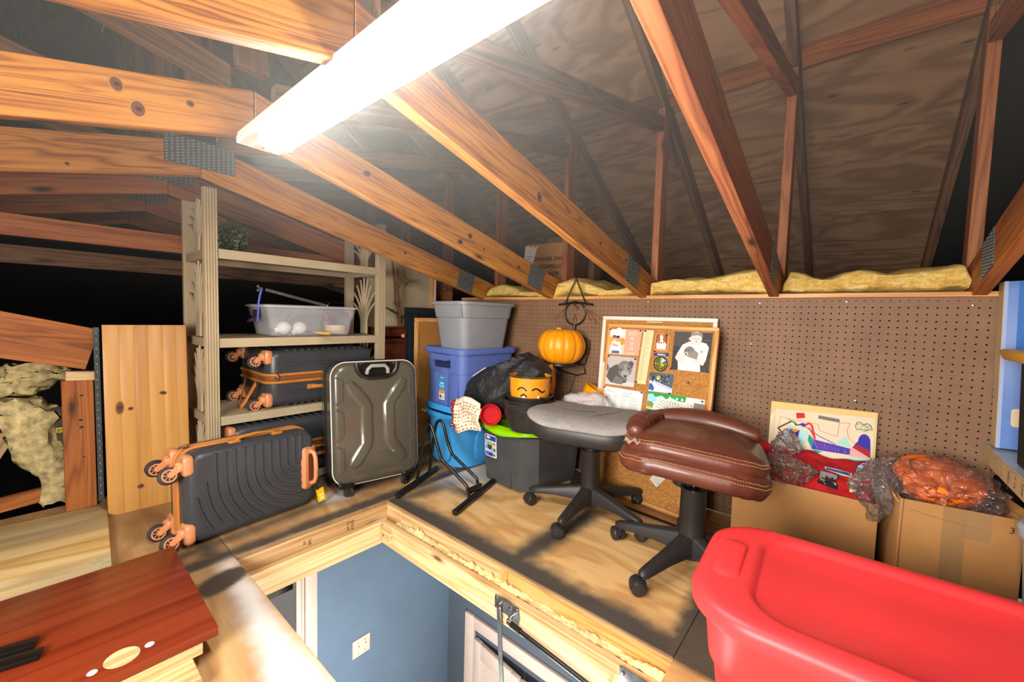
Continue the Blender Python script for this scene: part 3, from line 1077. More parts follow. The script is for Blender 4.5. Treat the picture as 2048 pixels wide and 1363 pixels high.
d.rect(-.02, -.012, .02, .012, '#c8b832').text('JM', -.016, -.008, .019, '#1a1a12')
d.build('printing', frame((-2.752, 0.088, 0.345), (0, 1, 0), y=(0, 0, 1)), pf)
for i in range(9):
    MB().box((-2.757, 0.085 + .01 * (i % 2), 0.08 + i * .042), (0.003, 0.01, 0.004)).build('staple', M['chrome'], pf)
for k, (a, b, wd, lb) in enumerate((((-2.80, -0.30, 0.02), (-2.80, 0.03, 0.05), 0.06, 'dark nailed scrap timber on the floor at the left edge'),
                                    ((-2.98, -0.20, 0.10), (-2.98, -0.09, 0.32), 0.09, 'sloping tan offcut in the left corner below torn insulation'))):
    tag(board('scrap_timber', M['oldpine'] if k == 0 else M['pale'], a, b, (0, -.4, 1), wd, 0.03), lb, 'board')

# ------------------------------------------------------------------ boards lying at the left
def plypale():
    t, col = plywood('new_plywood_face', '#f0d9a4', '#e0bd78', '#c39a56', (0.8, 4.2, 4.2), 0.6, lines=5)
    g = t.noise(t.coords((0.5, 5, 5), 2.0), 1.1, 3)
    col = t.mix(t.ramp(g, [(.52, 0.0), (.62, 0.55)]), col, (0.36, 0.30, 0.21))
    t.p(Base_Color=col)
    return t.m


M['plypale'] = plypale()
f = frame((-2.235, -0.225, 0.0105), (0.07, 0.997, 0), z=(0, 0, 1))
ps = thing('plywood_offcut', 'pale striped plywood offcut lying flat under the mahogany board', 'board', mw=f)
MB().box((0, 0, 0), (0.82, 0.70, 0.018), bev=0.001).build('sheet', M['plypale'], ps, local=True)
d = Draw()
for i, (x, y) in enumerate(((.375, -.20), (.36, -.225), (.385, -.25), (.37, -.29), (.35, -.31))):
    d.line([(x, y), (x + .03, y + .004)], .004, '#3fae7a')
d.build('green_mark', Matrix.Translation((0, 0, .0092)), ps, local=True)
lo = board('lumber_plank', M['pale'], (-1.27, -0.75, 0.0152), (-1.27, 0.247, 0.0152), (1, 0, 0), 0.24, 0.030)
tag(lo, 'lowest pale plank showing at the bottom edge under the mahogany board', 'plank')
lo2 = board('lumber_plank', M['pale'], (-1.33, -0.75, 0.0446), (-1.33, 0.268, 0.0446), (1, 0, 0), 0.19, 0.0285)
tag(lo2, 'tan plank directly below the front edge of the mahogany board', 'plank')
f = frame((-1.515, -0.20, 0.072), (0.012, 0.9999, 0), z=(0, 0, 1))
mh = thing('shelf_board', 'red mahogany laminate furniture board with a round bare hole', 'board', mw=f)
MB().box((0, 0, 0), (1.01, 0.545, 0.026), bev=0.002).build('panel', M['mahogany'], mh, local=True)
mb = MB().lathe([(0.001, 0), (0.0315, 0), (0.0325, 0.0006), (0.001, 0.0012)], 26)
hz = mb.build('bare_wood_recess', M['pale'], mh, Matrix.Translation((0.325, -0.225, 0.0132)) , local=True)
for x, y in ((0.375, -0.222), (0.275, -0.232)):
    MB().lathe([(0.001, 0), (0.0095, 0), (0.0085, 0.0012), (0.001, 0.0016)], 16, Matrix.Translation((x, y, .0132))).build('plastic_dowel_cap', M['white'], mh, local=True)
tag(hz, 'round patch of bare light wood')
f = frame((-1.44, -0.03, 0.0855), (0.25, 0.97, 0), z=(0, 0, 1))
br = thing('black_bracket', 'black slotted bracket lying on the mahogany board in the corner', 'bracket', mw=f)
for c_, d_ in (((-.12, 0.0, .006), (0.30, 0.036, 0.012)), ((-.14, 0.052, .006), (0.30, 0.036, .012)), ((-.2, .026, .006), (.1, .08, .01))):
    MB().box(c_, d_, bev=.002).build('channel', M['blacksteel'], br, local=True)
# ================================================================== tan resin shelf unit
M['resin'] = plain('tan_resin', '#b3a283', 0.55, var=0.05)
SX, SY0, SY1, SD = -2.22, 0.512, 1.425, 0.42
shf = thing('shelf_unit', 'tall tan plastic shelf unit with fluted posts and fan-shaped side panels', 'shelf', (SX - SD / 2, (SY0 + SY1) / 2, 0))


def flute(wid, th, n=5):
    """outline: fluted front (+y), flat back"""
    pts = [(-wid / 2, -th / 2), (wid / 2, -th / 2)]
    for i in range(n):
        x1 = wid / 2 - i * wid / n; x0 = wid / 2 - (i + 1) * wid / n
        pts += [(x1 - .0006, th / 2 - .0055), (x1 - .0026, th / 2), (x0 + .0026, th / 2), (x0 + .0006, th / 2 - .0055)]
    return pts


for y in (SY0 + .026, SY1 - .026):
    for x in (SX - .02, SX - SD + .02):
        f = frame((x, y, 0), (0, 1, 0), y=(1, 0, 0))
        f = frame((x, y, 0.0), (0, -1, 0), z=(0, 0, 1)) if x > SX - .1 else frame((x, y, 0.0), (0, 1, 0), z=(0, 0, 1))
        MB().prism(flute(.052, .036), 0, 1.455).build('post', M['resin'], shf, f, smooth=25)
for z in (1.19, 0.782, 0.418, 0.05):
    f = frame((SX - .022, (SY0 + SY1) / 2, z - .021), (0, 0, 1), z=(0, 1, 0))
    L = SY1 - SY0 - .106
    mb = MB()
    e = flute(.042, .03)
    e = [(p[0], p[1]) for p in e]
    mb.prism(e, -L / 2, L / 2, frame((SX - .019, (SY0 + SY1) / 2, z - .021), (0, 0, -1), z=(0, 1, 0)))
    mb.box((SX - SD / 2 - .012, (SY0 + SY1) / 2, z - .006), (SD - .03, L, .012))
    mb.box((SX - SD + .012, (SY0 + SY1) / 2, z - .021), (.02, L, .04))
    mb.build('shelf_tier', M['resin'], shf, smooth=25)
    for y in (SY0 + .022, SY1 - .022):
        s = -1 if y < 1 else 1
        MB().prism(flute(.042, .028), -(SD - .08) / 2, (SD - .08) / 2, frame((SX - SD / 2, y, z - .021), (0, 0, -s), z=(1 if s > 0 else 1, 0, 0)) if False else
                   frame((SX - SD / 2, y, z - .021), (0, 0, 1), y=(0, s, 0))).build('side_rail', M['resin'], shf, smooth=25)
for y in (SY0 + .024, SY1 - .024):
    for z0, z1 in ((1.19, 1.44), (0.785, 1.145), (0.42, 0.738), (0.055, 0.374)):
        mb = MB()
        cx = SX - SD / 2; h = z1 - z0
        for i in range(-4, 5):
            sp = i / 4
            pts = []
            for k in range(13):
                u = k / 12
                pts.append((cx + sp * (.030 + .145 * max(0, (u - .22) / .78) ** (1.5 + .9 * (1 - abs(sp)))), y, z0 + h * u * (1 - .42 * abs(sp) ** 1.6 * u)))
            mb.tube(pts, [.0085 * (1 - .3 * q / 12) for q in range(13)], 6)
        mb.box((cx, y, z0 + h * .16), (.066, .007, h * .32))
        mb.build('fan_panel', M['resin'], shf)

# ================================================================== suitcases
M['shell'] = plain('charcoal_shell', '#3b3d41', 0.30, var=0.06, bump=0.12, bscale=420)
M['copper'] = plain('copper_plastic', '#d08a5e', 0.35, var=0.05)
M['tan'] = plain('tan_leather', '#b8742f', 0.5, var=0.1, bump=0.1, bscale=200)
M['tanzip'] = plain('brown_zip_tape', '#7c4a22', 0.7, var=0.1)
M['tyre'] = plain('dark_rubber', '#2b2523', 0.6)


def half_shell(w, h, d0, d1, r, z0):
    """loft along y from the zip (d0) to the face (d1)"""
    s = 1 if d1 > d0 else -1
    secs = []
    for y, ins in ((d0, .004), (d0 + s * .004, 0.0), (d1 - s * .034, 0.0), (d1 - s * .018, .004), (d1 - s * .008, .011), (d1 - s * .002, .022), (d1, .034)):
        secs.append([Vector((p[0], y, z0 + h / 2 + p[1])) for p in rrect(w / 2 - ins, h / 2 - ins, max(.01, r - ins * .6), 7)])
    return MB().loft(secs)


def wheel_mesh(mb, c, r, wd, ax):
    f = frame(c, ax.orthogonal(), z=ax)
    mb.lathe([(r * .62, -wd / 2), (r * .92, -wd / 2), (r, -wd * .3), (r, wd * .3), (r * .92, wd / 2), (r * .62, wd / 2)], 22, f)


WC = {}


def caster(case, x, y, z0, col, r=.032, yaw=0.4, key='a'):
    """spinner wheel under a suitcase corner, hanging along -z"""
    f = Matrix.Translation((x, y, z0)) @ Matrix.Rotation(yaw, 4, 'Z')
    if (key, 'f') in WC:
        fk = WC[key, 'f'].copy(); COL.objects.link(fk); fk.parent = case; fk.matrix_basis = f
        for c0 in WC[key, 'f'].children:
            c = c0.copy(); COL.objects.link(c); c.parent = fk; c.matrix_basis = c0.matrix_basis.copy()
        return fk
    k_ = r / .026
    mb = MB()
    mb.lathe([(.001, .012), (.021, .012), (.021, -.006), (.018, -.010), (.001, -.010)], 18)
    for s in (-1, 1):
        mb.loft([[Vector((s * .0135 + q * .0028, yy * k_, zz * k_)) for yy, zz in ((-.017, -.002), (.012, -.004), (.026, -.026), (.021, -.034), (.012, -.034), (-.004, -.016))] for q in (-1, 1)])
    mb.box((0, -.004 * k_, -.008 * k_), (.028, .022 * k_, .010 * k_), bev=.002)
    fk = mb.build('caster', col, case, f, local=True)
    wb = MB()
    A = Vector((1, 0, 0))
    for s in (-1, 1):
        wheel_mesh(wb, Vector((s * .0062, .018 * k_, -.030 * k_)), r, .0095, A)
    wb.build('wheel', M['tyre'], fk, local=True)
    hb = MB()
    fr = frame((0, .018 * k_, -.030 * k_), (0, 1, 0), z=(1, 0, 0))
    for s in (-1, 1):
        for k in range(7):
            a = 2 * PI * k / 7
            hb.tube([fr @ Vector((r * .12 * math.cos(a), r * .12 * math.sin(a), s * .0095)), fr @ Vector((r * .66 * math.cos(a), r * .66 * math.sin(a), s * .0095))], .0030, 4)
        hb.lathe([(r * .58, -.002), (r * .74, -.002), (r * .74, .003), (r * .58, .003)], 20, fr @ Matrix.Translation((0, 0, s * .0095)), cap0=False, cap1=False)
        hb.lathe([(.001, -.003), (.006, -.003), (.006, .004), (.001, .004)], 10, fr @ Matrix.Translation((0, 0, s * .012)))
    hb.build('hub', col, fk, local=True)
    WC[key, 'f'] = fk
    return fk


def ribbed_case(label, mw, w, h, d, group, yaw0=0.0, side='+', wheels=True):
    c = thing('suitcase', label, 'suitcase', mw=mw, group=group)
    z0 = .068
    r = .055
    g = .023
    half_shell(w, h, g, d / 2, r, z0).build('front_shell', M['shell'], c, local=True)
    half_shell(w, h, -g, -d / 2, r, z0).build('back_shell', M['shell'], c, local=True)
    loop = lambda y, ins: [Vector((p[0], y, z0 + h / 2 + p[1])) for p in rrect(w / 2 - ins, h / 2 - ins, r - ins, 7)]
    for s in (-1, 1):
        MB().tube(loop(s * .019, -.0015), .0078, 8, closed=True).build('edge_band', M['tan'], c, local=True)
    MB().loft([loop(-.013, .003), loop(-.004, -.001), loop(.004, -.001), loop(.013, .003)], False, False).build('zip', M['tanzip'], c, local=True)
    zp = MB().box((w / 2 + .006, .0, z0 + h * .06), (.008, .014, .02), bev=.002).box((w / 2 + .009, -.022, z0 + h * .075), (.004, .034, .011), bev=.0015)
    zp.build('zip_pull', M['chrome'], c, local=True)
    # side grip
    mb = MB()
    x = w / 2 + .004
    a, b = z0 + h * .36, z0 + h * .70
    mb.tube([(x, .055, a), (x + .012, .055, a + .02), (x + .018, .055, (a + b) / 2), (x + .012, .055, b - .02), (x, .055, b)], .010, 8, flat=.6)
    for q in (a, b): mb.box((x, .055, q), (.012, .026, .045), bev=.004)
    mb.build('side_grip', M['tan'], c, local=True)
    # top handle with its copper plate
    zt = z0 + h
    pm = Matrix.Translation((0, d / 2 - .012, zt - .030)) @ Matrix.Rotation(math.radians(-62), 4, 'X')
    pl = MB().loft([[Vector((p[0] * k, p[1] * k, q)) for p in rrect(.098, .040, .018, 4)] for k, q in ((1, -.014), (1, .010), (.92, .014))])
    hp = pl.build('handle_plate', M['copper'], c, pm, local=True)
    MB().loft([[Vector((p[0], p[1], q)) for p in rrect(.066, .018, .012, 4)] for q in (.013, .0148)]).build('recess', M['tanzip'], hp, local=True)
    hb = MB().tube([(-.076, 0, .012), (-.068, .004, .034), (-.046, .006, .042), (0, .006, .044), (.046, .006, .042), (.068, .004, .034), (.076, 0, .012)], .0098, 10)
    hb.build('handle', M['copper'], hp, local=True)
    # double grooves along the narrow sides
    for s in (-1, 1):
        for yy in (.045, .062):
            for q in (1, -1):
                y = q * (yy + (d / 2 - .105) * .5)
                MB().tube([(s * (w / 2 - .0015), y, z0 + h * .14), (s * (w / 2 - .0015), y, z0 + h * .90)], .0042, 6).build('side_ridge', M['shell'], c, local=True)
    # face ribs: nested quarter turns
    for q in (1, -1):
        mb = MB()
        yf = q * (d / 2 - .0015)
        uc, vc = z0 + h * .83, w * .16
        vt, vb, ue = w / 2 - .016, -w / 2 + .028, z0 + h - .070
        step = .0372 if h > .5 else .034
        for i in range(15):
            r_ = .016 + step * i
            if i == 0:
                pts = [(uc - r_, vt)] + [(uc + r_ * math.cos(t), vc + r_ * math.sin(t)) for t in [PI + PI * k / 10 for k in range(11)]] + [(uc + r_, vt)]
            else:
                pts = [(uc - r_, vt), (uc - r_, (vt + vc) / 2)] + [(uc + r_ * math.cos(t), vc + r_ * math.sin(t)) for t in [PI + PI / 2 * k / 12 for k in range(13)]] + [(ue, vc - r_)]
            run = []
            runs = []
            for u, v in pts:
                ok = v > vb and u > z0 + .028 and not (u < z0 + .062 and v > w * .24)
                if ok: run.append((v, yf, u))
                elif run: runs.append(run); run = []
            if run: runs.append(run)
            for rr in runs:
                if len(rr) > 1: MB().tube(rr, .0078, 6, flat=1.0).build('face_rib', M['shell'], c, local=True)
        for u in (uc + .055, uc + .085):
            if u < ue + .02: MB().tube([(vt, yf, u), (vc + .03, yf, u)], .0055, 6).build('face_rib', M['shell'], c, local=True)
    # wheels with copper corner plates
    for sx in (-1, 1):
        for sy in (-1, 1):
            x, y = sx * (w / 2 - .050), sy * (d / 2 - .034)
            cp = MB()
            cp.loft([[Vector((sx * (w / 2 - .046) + p[0] * k, sy * (d / 2 - .0335) + p[1] * k, z)) for p in rrect(.040, .036, .016, 4)]
                     for k, z in ((.85, z0 - .006), (1, z0 + .002), (1, z0 + .016), (.9, z0 + .024))])
            cp.build('corner_plate', M['copper'], c, local=True)
            if wheels: caster(c, x, y, z0 - .008, M['copper'], yaw=yaw0 + rnd(-.35, .45), key='copper')
    return c


G = 'matching charcoal suitcases with copper wheels'
f = frame((-1.972, 0.318, 0.188), (0.07, 0, 1), z=(-0.09, 0.996, 0))
# local x up, y to the hatch, z along the floor
f = frame((-1.985, 0.290, 0.184), (-0.05, 0, 1), z=(-0.085, 0.996, 0))
s1 = ribbed_case('charcoal ribbed suitcase lying on its long side on the floor beside the hatch', f, 0.355, 0.50, 0.215, G, yaw0=PI / 2)
tg = thing('luggage_tag', 'yellow luggage tag hanging from the suitcase on the floor', 'tag', (-1.93, 0.90, 0.06))
d = Draw(); d.rect(0, 0, .036, .062, '#e6b800').rect(.010, .010, .028, .022, '#f4e39a').rect(.008, .028, .03, .033, '#fff6d0')
ff = frame((-1.888, 0.862, 0.018), (-0.1, .99, .15), y=(-.1, -.15, .99))
MB().box((.018, .031, -.001), (.036, .062, .0015)).build('card', plain('yellow_card', '#e0b400', .5), tg, ff)
d.build('printing', ff, tg)
MB().tube([ff @ Vector((.01, .06, 0)), ff @ Vector((.0, .085, .01)), Vector((-1.90, .868, .125))], .003, 6).build('loop', M['black'], tg)
f = frame((-2.405, 0.675, 0.570), (1, 0, 0), z=(0, 1, 0))
s3 = ribbed_case('large charcoal suitcase lying flat on the second tan shelf, wheels to the left', frame((-2.435, 0.695, 0.572), (1, 0, 0), z=(0, 1, 0)), 0.43, 0.585, 0.285, G)
mb = MB()
mb.grid(lambda u, v: (-2.43 + .15 * u + .012 * math.sin(v * 9), 0.745 - .015 - .05 * math.sin(PI * u) , 0.555 - .13 * math.sin(PI * u) + (v - .5) * .03), 20, 3)
mb.build('carry_strap', M['tan'], s3, solid=.003)
s4 = ribbed_case('large charcoal suitcase lying on the lowest tan shelf, half hidden', frame((-2.425, 0.530, 0.206), (1, 0, 0), z=(0, 1, 0)), 0.44, 0.70, 0.300, G, wheels=False)

# olive-grey hard case standing up
M['olive'] = plain('olive_gloss_shell', '#4f4a3f', 0.25, var=0.05, coat=0.3)
yax = Vector((.965, -.20, .17)).normalized()
f = frame((-1.825, 1.150, 0.0), (-.22, -.975, 0), z=(-.105, .02, 1))
oc = thing('suitcase', 'glossy olive-grey suitcase standing upright in front of the tan shelf', 'suitcase', mw=f)
W2, H2, D2, Z2 = .445, .615, .25, .058
def oshell(d0, d1, nm):
    half_shell(W2, H2, d0, d1, .075, Z2).build(nm, M['olive'], oc, local=True)
oshell(-.128, .0, 'front_shell'); oshell(-.136, -.255, 'back_shell')
loop = lambda y, ins: [Vector((p[0], y, Z2 + H2 / 2 + p[1])) for p in rrect(W2 / 2 - ins, H2 / 2 - ins, .075 - ins, 7)]
MB().tube(loop(-.132, -.001), .0075, 8, closed=True).build('zip', M['black'], oc, local=True)
MB().tube(loop(-.028, -.0005), .0026, 6, closed=True).build('bright_line', M['white'], oc, local=True)


def ridge(pts, wd, ht, mb, flat=False):
    """raised flat-topped bar along a polyline on the front face"""
    n = len(pts)
    secs = []
    for i, (x, z) in enumerate(pts):
        a = pts[max(0, i - 1)]; b = pts[min(n - 1, i + 1)]
        dx, dz = b[0] - a[0], b[1] - a[1]
        l = math.hypot(dx, dz); nx, nz = -dz / l, dx / l
        e = .6 if i in (0, n - 1) else 1
        secs.append([Vector((x + nx * q * wd * e, y * (1 if e == 1 else .5), z + nz * q * wd * e)) for q, y in ((-.75, -.004), (-.42, ht), (-.28, ht * 1.12), (.28, ht * 1.12), (.42, ht), (.75, -.004))])
    mb.loft(secs)


Zc = Z2 + H2 * .5
for s in (-1, 1):
    mb = MB()
    ridge([(s * .145, Zc + .205), (s * .118, Zc + .165), (s * .072, Zc + .105), (s * .058, Zc + .08), (s * .058, Zc - .10), (s * .066, Zc - .12), (s * .115, Zc - .19), (s * .135, Zc - .215)], .050, .012, mb)
    mb.build('moulded_ridge', M['olive'], oc, local=True)
mb = MB()
ridge([(-.05, Zc - .165), (.05, Zc - .165)], .018, .005, mb)
mb.build('moulded_ridge', M['olive'], oc, local=True)
for s in (-1, 1):
    for z0, z1 in ((.10, .235), (-.08, .075), (-.245, -.105)):
        mb = MB()
        ridge([(s * .206, Zc + z0), (s * .175, Zc + z0 + .02), (s * .175, Zc + z1 - .02), (s * .206, Zc + z1)], .010, .004, mb)
        mb.build('corner_guard', M['olive'], oc, local=True)
mb = MB()
ridge([(-.15, Zc - .285), (-.12, Zc - .245), (.12, Zc - .245), (.15, Zc - .285)], .006, .003, mb)
mb.build('corner_guard', M['olive'], oc, local=True)
mb = MB()
U = [(-.105, .302), (-.10, .265), (-.08, .238), (-.045, .225), (.045, .225), (.08, .238), (.10, .265), (.105, .302)]
mb.tube([(x, .004, Zc + z) for x, z in U], .013, 8, flat=1)
mb.loft([[Vector((p[0], y, Zc + .268 + p[1])) for p in rrect(.09, .034, .03, 5)] for y in (-.004, .003)])
hr = mb.build('handle_recess', M['blacksteel'], oc, local=True)
mb = MB().tube([(-.055, .008, Zc + .245), (-.052, .016, Zc + .268), (-.035, .020, Zc + .285), (.035, .020, Zc + .285), (.052, .016, Zc + .268), (.055, .008, Zc + .245)], .010, 10)
mb.build('handle', plain('grey_handle', '#8a8880', .35), hr, local=True)
for sx in (-1, 1):
    for y in (-.035, -.22):
        mb = MB().loft([[Vector((sx * .165 + p[0] * k, y + p[1] * k, z)) for p in rrect(.042, .034, .02, 4)] for k, z in ((.6, .045), (.85, .05), (1, .062), (.95, .075))])
        mb.build('wheel_housing', M['blacksteel'], oc, local=True)
        caster(oc, sx * .165, y, .054, M['blacksteel'], r=.026, yaw=1.2 * sx, key='black')
# cap on the top edge
MB().box((.02, -.06, Z2 + H2 + .001), (.10, .05, .008), bev=.003).build('top_cap', M['blacksteel'], oc, local=True)

# ================================================================== clear bin and what it holds
def bin_loft(w0, d0, w1, d1, h, r, th=.0035, rim=.012, rimh=.02, steps=None):
    """open-top tapered box with wall thickness and rolled rim, base at z = 0"""
    secs = []
    R = lambda a, b, z, rr=r: [Vector((p[0], p[1], z)) for p in rrect(a / 2, b / 2, rr, 6)]
    secs.append(R(w0 - .012, d0 - .012, 0)); secs.append(R(w0, d0, .006))
    for u, ex in (steps or [(.62, 0), (.63, .004)]):
        secs.append(R(w0 + (w1 - w0) * u + ex * 2, d0 + (d1 - d0) * u + ex * 2, h * u))
    ex = (steps or [(0, .004)])[-1][1]
    secs.append(R(w1 + ex * 2, d1 + ex * 2, h - rimh))
    secs.append(R(w1 + rim * 2, d1 + rim * 2, h - rimh)); secs.append(R(w1 + rim * 2 + .002, d1 + rim * 2 + .002, h - .003)); secs.append(R(w1 + rim * 2 - .006, d1 + rim * 2 - .006, h))
    secs.append(R(w1 - th, d1 - th, h)); secs.append(R(w1 - th * 2, d1 - th * 2, h - rimh)); secs.append(R(w0 - th * 2, d0 - th * 2, th + .004)); secs.append(R(w0 - .02, d0 - .02, th))
    return MB().loft(secs)


tt = NT('clear_plastic'); tt.p(Base_Color=(.86, .87, .90), Roughness=.15, Alpha=.17, IOR=1.45)
M['clear'] = tt.m
f = frame((-2.38, 1.005, 0.784), (0, 1, 0), z=(0, 0, 1))
cb = thing('clear_bin', 'open clear plastic bin of tools on the middle tan shelf', 'bin', mw=f)
bin_loft(.42, .26, .475, .30, .165, .035, rim=.012, rimh=.012).build('body', M['clear'], cb, local=True)
MB().loft([lift(rrect(.2495, .162, .04, 6), .152), lift(rrect(.2505, .163, .04, 6), .158), lift(rrect(.2375, .15, .03, 6), .158), lift(rrect(.2365, .149, .03, 6), .152)]).build(
    'rim', plain('frosted_rim', '#b9bcc2', .3), cb, local=True)
M['purple'] = plain('purple_clip', '#3a2740', .4)
for s in (-1, 1):
    MB().loft([[Vector((s * (.232 + q), p[0], .118 + p[1])) for p in rrect(.045, .018, .008, 3)] for q in (0, .012)]).loft(
        [[Vector((s * (.236 + q), p[0], .10 + p[1] - q * .6)) for p in rrect(.030, .006, .004, 3)] for q in (0, .038)]).build('latch_handle', M['purple'], cb, local=True)
def on_shelf(x, y, z): return (-2.38 - y, 1.005 + x, .790 + z)
for i, (x, lb) in enumerate(((-.135, 'left frosted globe bulb lying in the clear bin'), (-.055, 'right frosted globe bulb lying in the clear bin'))):
    a = thing('light_bulb', lb, 'bulb', on_shelf(x, -.075, .037), group='globe bulbs in the clear bin')
    mb = MB().lathe([(.001, -.035)] + [(.035 * math.sin(t), -.035 * math.cos(t)) for t in [PI * k / 12 for k in range(1, 11)]] + [(.014, .036), (.013, .05)], 22, Matrix.Rotation(1.9 + i * .3, 4, 'X'))
    mb.build('globe', plain('frosted_glass', '#dcdcda', .12, spec=.7), a, local=True)
    MB().lathe([(.013, .05), (.0125, .07), (.006, .076), (.001, .076)], 14, Matrix.Rotation(1.9 + i * .3, 4, 'X')).build('screw_cap', M['chrome'], a, local=True)
a = thing('masking_tape', 'cream roll of masking tape standing in the clear bin', 'tape', on_shelf(.155, -.055, .004))
MB().lathe([(.038, 0), (.055, 0), (.055, .048), (.038, .048), (.038, 0)], 30, cap0=False, cap1=False).build('roll', plain('masking_tape', '#dcc9a0', .7), a, local=True)
a = thing('putty_knife', 'yellow handled scraper lying at the bottom of the clear bin', 'tool', on_shelf(.03, -.10, .004))
MB().box((.05, 0, .009), (.16, .024, .014), bev=.005).build('handle', plain('yellow_plastic', '#e2b53a', .4), a, local=True)
MB().box((-.055, 0, .008), (.06, .045, .0015)).build('blade', M['steel'], a, local=True)
a = thing('red_handle_tool', 'pink-red handled tool standing inside the clear bin', 'tool', on_shelf(.125, .0, .004))
MB().box((0, 0, .055), (.02, .016, .11), bev=.006).build('handle', plain('pink_red_plastic', '#c8506a', .4), a, local=True)
MB().box((-.02, 0, .045), (.016, .016, .09), bev=.004).build('grip', plain('dull_green', '#3f6a5c', .5), a, local=True)
mb = MB()
for k in range(14):
    x, y = rnd(-.05, .10), rnd(-.02, .11)
    mb.tube([(x, y, .01), (x + rnd(-.06, .06), y + rnd(-.03, .03), .07), (x + rnd(-.09, .09), y, .11)], rnd(.004, .009), 6)
tag(mb.build('loose_tools', plain('dim_metal_tools', '#5a5c64', .45, metal=.4), mw=Matrix(((0, -1, 0, -2.38), (1, 0, 0, 1.005), (0, 0, 1, .788), (0, 0, 0, 1)))),
    'tangle of small grey hand tools heaped in the clear bin', 'tools', kind='stuff')
# hacksaw sticking out of the bin
hs = thing('hacksaw', 'blue framed hacksaw sticking up out of the clear bin', 'saw', (-2.33, 0.80, .95))
MB().tube([(-2.31, .770, 1.030), (-2.315, .762, .995), (-2.32, .757, .955), (-2.33, .755, .86)], .0055, 8).build('frame', plain('blue_enamel', '#4a55b0', .3), hs)
b0, b1 = Vector((-2.31, .785, 1.022)), Vector((-2.30, 1.095, .951))
fb_ = frame((b0 + b1) / 2, b1 - b0, y=(0, 0, 1)); L = (b1 - b0).length
mb = MB().box((0, 0, 0), (L, .013, .0016))
for k in range(46): mb._add([(-L / 2 + L * k / 46, .0065, 0), (-L / 2 + L * (k + .8) / 46, .0065, 0), (-L / 2 + L * (k + .4) / 46, .0095, 0)], [(0, 1, 2)])
mb.build('blade', M['steel'], hs, fb_)
mb = MB().lathe([(.001, -.006), (.007, -.006), (.007, .006), (.001, .006)], 10, frame((-2.31, .762, 1.027), (1, 0, 0), z=(0, 1, 0)))
for s in (-1, 1): mb.box((-2.31, .752, 1.027 + s * .010), (.004, .010, .012), bev=.0015)
mb.build('wing_nut', M['steel'], hs)
MB().tube([(-2.30, 1.098, .948), (-2.30, 1.104, .962), (-2.30, 1.112, .966)], .002, 6).build('pin', M['steel'], hs)

# ================================================================== boxwood ball
def leaf_mat(name, a, b):
    t = NT(name); v = t.coords((1, 1, 1)); t.p(Base_Color=t.ramp(t.noise(v, 120, 2), [(.35, a), (.65, b)]), Roughness=.5); return t.m
M['leaf'] = leaf_mat('boxwood_leaf', '#2c3f24', '#6d8450')
bw = thing('topiary_ball', 'round artificial boxwood ball on the top tan shelf', 'plant', (-2.40, .665, 1.19))
MB().lathe([(.001, -.06)] + [(.06 * math.sin(t), -.06 * math.cos(t)) for t in [PI * k / 10 for k in range(1, 10)]] + [(.001, .06)], 18, Matrix.Translation((0, 0, .075))).build('core', plain('dark_moss', '#141c10', .9), bw, local=True)
mb = MB()
for k in range(900):
    a = rnd(0, 2 * PI); z = rnd(-1, 1); q = math.sqrt(1 - z * z)
    n = Vector((q * math.cos(a), q * math.sin(a), z)); rr = rnd(.058, .082)
    t1 = n.orthogonal().normalized(); t1 = Matrix.Rotation(rnd(0, 6.28), 3, n) @ t1; t2 = n.cross(t1)
    c = Vector((0, 0, .080)) + n * rr; up = (n * rnd(.3, 1) + t1).normalized(); l, wd = rnd(.010, .016), rnd(.005, .008)
    mb._add([c, c + up * l * .5 + t2 * wd, c + up * l, c + up * l * .5 - t2 * wd], [(0, 1, 2, 3)])
tag(mb.build("foliage", M["leaf"], bw, local=True, smooth=0), kind="stuff")

# ================================================================== stacked storage bins by the pegboard
M['greybin'] = plain('grey_bin_plastic', '#8d9297', 0.42, var=0.04)
M['bluebin'] = plain('violet_blue_bin_plastic', '#5a6fb2', 0.4, var=0.04)
M['skybin'] = plain('sky_blue_bin_plastic', '#3f9bdc', 0.42, var=0.05)
BR = Matrix.Rotation(math.radians(-4), 4, 'Z')


def bin_lid(w, d, r, z, mat, parent, name='lid', thick=.022, dish=.012, sag=0.0):
    R = lambda a, b, zz, rr=r: [Vector((p[0], p[1], zz + sag * ((p[0] / w) ** 2 * 4 - 1))) for p in rrect(a / 2, b / 2, rr, 7)]
    return MB().loft([R(w - .012, d - .012, z), R(w, d, z), R(w + .002, d + .002, z + thick * .8), R(w - .006, d - .006, z + thick), R(w - .035, d - .035, z + thick),
                      R(w - .055, d - .055, z + thick - dish), R(w - .2, d - .2, z + thick - dish)]).build(name, mat, parent, local=True)


